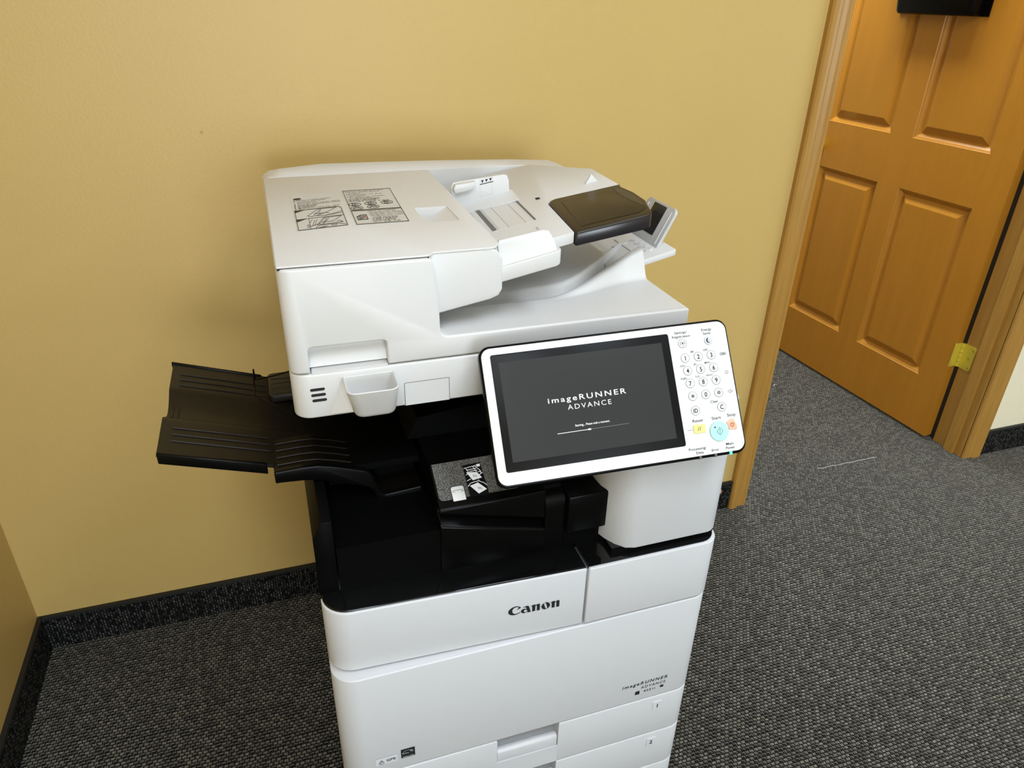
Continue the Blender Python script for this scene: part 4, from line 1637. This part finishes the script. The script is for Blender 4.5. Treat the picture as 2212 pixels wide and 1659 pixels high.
# extension plate with ridges and the upright stop
sp = emp('paper_stop', (0.57, 0.34, 1.075))
sp.parent = ROOT
sp.matrix_parent_inverse = Matrix.Translation((-W / 2, -0.35, 0))
bpy.context.view_layer.update()


def SZ(x):
    return 1.0720 + 0.24 * (x - 0.55)


def stilt(name, pts2, h0, h1, mat, b=0.0):
    bm = bmesh.new()
    prism(bm, pts2, 'z', h0, h1)
    if b:
        bev(bm, b, 2, 50)
    for v in bm.verts:
        v.co.z += SZ(v.co.x)
    return mk(name, bm, mat, sp)


stilt('stop_plate', [(0.500, 0.300), (0.512, 0.285), (0.540, 0.272), (0.6075, 0.272), (0.6075, 0.435), (0.500, 0.435)], -0.0055, 0.0045, 'white', b=0.0012)
for yv in (0.300, 0.318, 0.336, 0.354):
    stilt('ratchet_tooth', [(0.5735, yv - 0.006), (0.580, yv - 0.001), (0.5735, yv + 0.004), (0.568, yv - 0.001)], 0.0040, 0.0085, 'white')
stilt('plate_rib', [(0.551, 0.300), (0.556, 0.300), (0.556, 0.380), (0.551, 0.380)], 0.0040, 0.0062, 'white', b=0.001)
stilt('plate_rib', [(0.536, 0.350), (0.562, 0.350), (0.562, 0.355), (0.536, 0.355)], 0.0040, 0.0072, 'white', b=0.001)
# upright, leaning to the right
UB = Vector((0.5885, 0.298, SZ(0.5885) + 0.003))
UT = Vector((0.6185, 0.298, 1.1445))
uv_ = (UT - UB)
UL = uv_.length
uv_.normalize()
un = Vector((-uv_.z, 0, uv_.x))


def umap(h):
    return lambda q: tuple(UB + Vector((0, q[0], 0)) + uv_ * q[1] + un * h)


plate('stop_upright', rr(0.0, 0.0, 0.094, UL, (0.001, 0.001, 0.010, 0.010), 5), -0.0025, 0.0025, 'grey', sp, umap, b=0.0008)
bm = bmesh.new()
wn = rr(0.028, 0.014, 0.068, UL - 0.004, 0.001, 2)
plate('stop_window', wn, 0.0022, 0.0032, 'gloss', sp, umap)
plate('stop_rib', rr(0.009, 0.004, 0.0105, UL - 0.008, 0.0005, 1), 0.0022, 0.0036, 'clear_white', sp, umap)
plate('stop_rib', rr(0.0835, 0.004, 0.085, UL - 0.008, 0.0005, 1), 0.0022, 0.0036, 'clear_white', sp, umap)

# ---------------------------------------------------------------- control panel
PO = Vector((0.22876, -0.01052, 0.90200))
E1 = Vector((0.99332885, -0.10367562, 0.05048924)).normalized()
EN = Vector((-0.11398211, -0.81632378, 0.56623631)).normalized()
E2 = EN.cross(E1).normalized()
cp = emp('control_panel', (0, 0, 0))
cp.parent = ROOT
PMW = Matrix(((E1.x, E2.x, EN.x, PO.x), (E1.y, E2.y, EN.y, PO.y), (E1.z, E2.z, EN.z, PO.z), (0, 0, 0, 1)))
cp.matrix_parent_inverse = Matrix.Translation((-W / 2, -0.35, 0))
cp.matrix_basis = PMW
mm = 0.001


def pbox(name, pts2, h0, h1, mat, b=0.0, seg=2):
    bm = bmesh.new()
    prism(bm, pts2, 'z', h0, h1)
    if b:
        bev(bm, b, seg, 50)
    return mk(name, bm, mat, cp, local=True)


def mmr(x0, y0, x1, y1, r, seg=5):
    return rr(x0 * mm, y0 * mm, x1 * mm, y1 * mm, r * mm, seg)


pbox('panel_body', mmr(-4.3, -0.3, 332.5, 179.2, 14.5, 8), -0.017, -0.0002, 'blacks', 0.003, 3)
pbox('panel_back', mmr(30, 14, 300, 165, 10), -0.040, -0.016, 'black', 0.005)
pbox('face_plate', mmr(-1.3, 3.4, 329.6, 176.0, 12.0, 8), -0.001, 0.0006, 'whitep', 0.0005)
pbox('screen_bezel', mmr(9.8, 18.8, 248.2, 167.3, 3.0), 0.0002, 0.0010, 'bezel', 0.0003)
o = pbox('touch_screen', mmr(19.6, 30.6, 237.2, 156.5, 0.3, 1), 0.0006, 0.0012, 'lcd')
o['label'] = 'dark grey start-up screen with white lettering'


def lay(h):
    return lambda q: (q[0] * mm, q[1] * mm, h)


bm = bmesh.new()
t1 = lay(0.0015)
text(bm, 'imageRUNNER', 9.6, 127.0, 97.4, t1, bold=0.012, space=1.3, width=104)
text(bm, 'ADVANCE', 9.0, 128.4, 86.3, t1, space=1.3, width=58)
text(bm, 'Starting... Please wait a moment.', 3.9, 128.4, 64.0, t1, bold=0.015, width=46)
flat(bm, [circ(123.3, 58.2, 2.6, 16, 1.1)], t1)
strokes(bm, [(81.3, 58.0), (123.3, 58.2)], 0.75, t1)
mk('screen_lettering', bm, 'lcdtext', cp, local=True, smooth=False)
bm = bmesh.new()
strokes(bm, [(123.3, 58.2), (176.0, 58.6)], 0.5, t1)
mk('progress_line', bm, 'lcddim', cp, local=True, smooth=False)

KEYS = [('1', 266.7, 132.4), ('2', 285.0, 132.4), ('3', 303.4, 132.5), ('4', 267.1, 115.5), ('5', 285.5, 115.5), ('6', 303.8, 115.5),
        ('7', 267.7, 98.6), ('8', 286.0, 98.7), ('9', 304.4, 98.6), ('*', 268.3, 81.7), ('0', 286.6, 81.7), ('#', 305.0, 81.8),
        ('ID', 268.8, 62.4), ('C', 305.8, 62.6), ('', 266.3, 152.3)]
key0 = None
letters = bmesh.new()
t2 = lay(0.0016)
for s, u, v in KEYS:
    if key0 is None:
        bm = bmesh.new()
        # printed ring groove and slightly domed cap, centred on its own origin
        prism(bm, circ(0, 0, 5.7 * mm, 28), 'z', 0.0002, 0.0012)
        bev(bm, 0.0004, 2, 50)
        key0 = mk('number_key', bm, 'whitep', cp, local=True)
        k_ = key0
        rb = bmesh.new()
        o_, i_ = circ(0, 0, 6.15 * mm, 28), circ(0, 0, 5.72 * mm, 28)
        flat(rb, [o_, i_], lambda q: (q[0], q[1], 0.0010))
        ring0 = mk('key_ring', rb, 'printg', cp, local=True, smooth=False)
        r_ = ring0
    else:
        k_ = key0.copy()
        C.objects.link(k_)
        r_ = ring0.copy()
        C.objects.link(r_)
    k_.location = (u * mm, v * mm, 0)
    r_.location = (u * mm, v * mm, 0)
    if s == '*':
        letters2 = bmesh.new()
        for a in (0, 60, 120):
            dx, dy = 2.9 * math.cos(math.radians(a)), 2.9 * math.sin(math.radians(a))
            strokes(letters2, [(u - dx, v - dy), (u + dx, v + dy)], 0.7, t2)
        mk('key_digit', letters2, 'print', cp, local=True, smooth=False)
    elif s == '#':
        letters2 = bmesh.new()
        for d in (-1, 1):
            strokes(letters2, [(u + d - 0.3, v - 2.6), (u + d + 0.3, v + 2.6)], 0.6, t2)
            strokes(letters2, [(u - 2.6, v + d * 0.9), (u + 2.6, v + d * 0.9)], 0.6, t2)
        mk('key_digit', letters2, 'print', cp, local=True, smooth=False)
    elif s:
        bm = bmesh.new()
        text(bm, s, 8.6 if len(s) == 1 else 7.8, u, v - (3.05 if len(s) == 1 else 2.75), t2, bold=0.016, sx=0.88)
        mk('key_digit', bm, 'print', cp, local=True, smooth=False)
# settings symbol
u, v = 266.3, 152.3
strokes(letters, circ(u, v, 3.3, 14, None, -40, 60), 0.45, t2)
strokes(letters, circ(u, v, 3.3, 14, None, 100, 220), 0.45, t2)
strokes(letters, circ(u, v, 3.3, 8, None, 250, 290), 0.45, t2)
for a in (0, 60, 120):
    dx, dy = 1.7 * math.cos(math.radians(a)), 1.7 * math.sin(math.radians(a))
    strokes(letters, [(u - dx, v - dy), (u + dx, v + dy)], 0.5, t2)
mk('key_symbols', letters, 'print', cp, local=True, smooth=False)
letters = bmesh.new()
bm = bmesh.new()
prism(bm, circ(302.9 * mm, 152.1 * mm, 6.0 * mm, 28), 'z', 0.0002, 0.0019)
bev(bm, 0.0006, 2, 50)
o = mk('energy_key', bm, 'keygrey', cp, local=True)
o['label'] = 'round grey key with a crescent moon'
u, v = 302.6, 152.2
cres = [(u + 3.2 * math.cos(math.radians(a)), v + 3.4 * math.sin(math.radians(a))) for a in range(100, 301, 20)]
cres += [(u + 1.2 + 2.5 * math.cos(math.radians(a)), v + 0.1 + 3.0 * math.sin(math.radians(a))) for a in range(260, 119, -20)]
flat(letters, [cres], lay(0.0023))
mk('key_symbols', letters, 'print', cp, local=True, smooth=False)
letters = None
t3 = lay(0.0010)
for s, u, v, wd, sz in (('Settings/', 266.1, 165.3, 17.5, 4.9), ('Registration', 265.9, 160.0, 25.2, 4.9), ('Energy', 302.6, 165.3, 14.4, 4.9), ('Saver', 302.7, 160.2, 11.4, 4.9),
                    ('ABC', 277.7, 138.6, 6.2, 3.6), ('DEF', 296.7, 138.8, 6.0, 3.6), ('GHI', 260.8, 121.4, 5.8, 3.6), ('JKL', 279.1, 121.6, 5.0, 3.6), ('MNO', 296.4, 121.8, 8.0, 3.6),
                    ('PQRS', 260.2, 104.6, 8.3, 3.6), ('TUV', 279.3, 104.9, 6.2, 3.6), ('WXYZ', 296.2, 104.9, 9.2, 3.6), ('Clear', 296.8, 69.3, 10.9, 4.9), ('Reset', 269.6, 47.3, 14.6, 5.6),
                    ('Start', 295.6, 47.4, 13.0, 5.6), ('Stop', 317.2, 48.7, 11.9, 5.6), ('Processing/', 262.9, 11.6, 24.2, 4.7), ('Data', 265.4, 6.3, 10.2, 4.7), ('Error', 287.1, 6.8, 10.2, 4.7),
                    ('Main', 308.3, 12.0, 10.4, 4.7), ('Power', 308.4, 6.8, 12.6, 4.7)):
    bm = bmesh.new()
    text(bm, s, sz, u, v, t3, width=wd, bold=0.004)
    mk('caption', bm, 'print', cp, local=True, smooth=False)
# side symbols
letters = bmesh.new()
strokes(letters, [(315.9, 130.6), (324.1, 130.6), (324.1, 133.6), (315.9, 133.6), (315.9, 130.6)], 0.35, t3)
text(letters, '1231', 2.6, 320, 131.2, t3, width=6.2, bold=0.03)
mk('counter_symbol', letters, 'print', cp, local=True, smooth=False)
letters = bmesh.new()
strokes(letters, circ(320.9, 107, 1.7, 14) + [(322.6, 107)], 0.35, t3)
for a in range(0, 360, 45):
    ca, sa = math.cos(math.radians(a)), math.sin(math.radians(a))
    strokes(letters, [(320.9 + 2.3 * ca, 107 + 2.3 * sa), (320.9 + 3.2 * ca, 107 + 3.2 * sa)], 0.35, t3)
mk('brightness_symbol', letters, 'print', cp, local=True, smooth=False)
letters = bmesh.new()
strokes(letters, [(318.4, 80.6), (320, 80.6), (322, 79.0), (322, 84.0), (320, 82.4), (318.4, 82.4), (318.4, 80.6)], 0.35, t3)
strokes(letters, circ(321.6, 81.5, 1.9, 5, None, -35, 35), 0.35, t3)
strokes(letters, circ(321.6, 81.5, 3.0, 5, None, -35, 35), 0.35, t3)
mk('volume_symbol', letters, 'print', cp, local=True, smooth=False)
letters = bmesh.new()
strokes(letters, [(253.2, 38.0), (260.8, 38.2)], 0.3, t3)
mk('guide_line', letters, 'print', cp, local=True, smooth=False)

o = pbox('reset_key', mmr(261.6, 32.8, 278.2, 44.2, 1.2, 3), 0.0002, 0.0022, 'yellow', 0.0005)
o['label'] = 'yellow rectangular reset key'
o = pbox('start_key', circ(296.3 * mm, 31.6 * mm, 12.9 * mm, 40), 0.0002, 0.0030, 'teal', 0.0007)
o['label'] = 'large round teal start key'
bm = bmesh.new()
sk = [(317.6, 46.2), (318.8, 45.4), (320.6, 41.5), (322.2, 35.0), (322.2, 32.0), (321.2, 31.2), (309.8, 31.5), (310.6, 35.6), (309.2, 39.6), (307.4, 41.0)]
sk = [(a * mm, b_ * mm) for a, b_ in sk]
prism(bm, sk, 'z', 0.0002, 0.0020)
bev(bm, 0.0004, 2, 60)
o = mk('stop_key', bm, 'salmon', cp, local=True)
o['label'] = 'salmon coloured stop key wedged beside the start key'
bm = bmesh.new()
t4 = lay(0.0034)
for d in (-1.3, 1.3):
    strokes(bm, [(269.2 + d - 1.0, 36.0), (269.2 + d + 1.2, 41.0)], 0.6, lay(0.0026))
dm = [(296.4, 26.6), (300.9, 31.4), (296.9, 36.2), (292.5, 31.4)]
strokes(bm, dm + [dm[0]], 0.4, t4)
strokes(bm, [(296.5, 28.9), (296.9, 33.9)], 0.4, t4)
flat(bm, [circ(290.6, 37.3, 1.1, 14)], t4)
mk('key_symbols', bm, 'print', cp, local=True, smooth=False)
bm = bmesh.new()
t5 = lay(0.0024)
strokes(bm, circ(315.6, 37.6, 2.7, 18) + [(318.3, 37.6)], 0.4, t5)
tr = [(313.2, 39.2), (318.0, 39.2), (315.6, 35.2)]
strokes(bm, tr + [tr[0]], 0.4, t5)
mk('stop_symbol', bm, 'red', cp, local=True, smooth=False)
for u, mt in ((265.3, 'ledoff'), (286.9, 'ledoff'), (308.2, 'led')):
    o = pbox('indicator_lamp', mmr(u - 1.7, -0.75, u + 1.7, 3.6, 0.4, 2), -0.008, 0.0007, mt)
# arm between the panel and the machine
bm = bmesh.new()
prism(bm, [(-0.03, 0.895), (0.0, 0.890), (0.10, 0.900), (0.135, 0.915), (0.135, 0.985), (0.07, 0.985)], 'x', 0.43, 0.54)
bev(bm, 0.004)
for v in bm.verts:
    v.co.y += 0.045
mk('panel_arm', bm, 'black', ROOT)

# ------------------------------------------------------------------ bits on the carpet
bm = bmesh.new()
a, b_ = bp((1766, 1013), 2, 0.0), bp((1892, 988), 2, 0.0)
tube(bm, [a.lerp(b_, k / 12) + Vector((0.002 * math.sin(k * 1.7), 0.0015 * math.cos(k * 2.3), 0.0010)) for k in range(13)], 0.0011, 6)
o = mk('loose_thread', bm, 'thread')
tag(o, 'pale straight thread lying on the carpet in front of the doorway', 'thread')
bm = bmesh.new()
c = bp((1674, 833), 2, 0.0)
tube(bm, [c + Vector((0.012 * math.cos(k * 0.9), 0.010 * math.sin(k * 1.3), 0.0015)) for k in range(7)], 0.0013, 6)
o = mk('lint_curl', bm, 'thread')
tag(o, 'small pale curl of lint on the carpet beyond the door casing', 'lint')
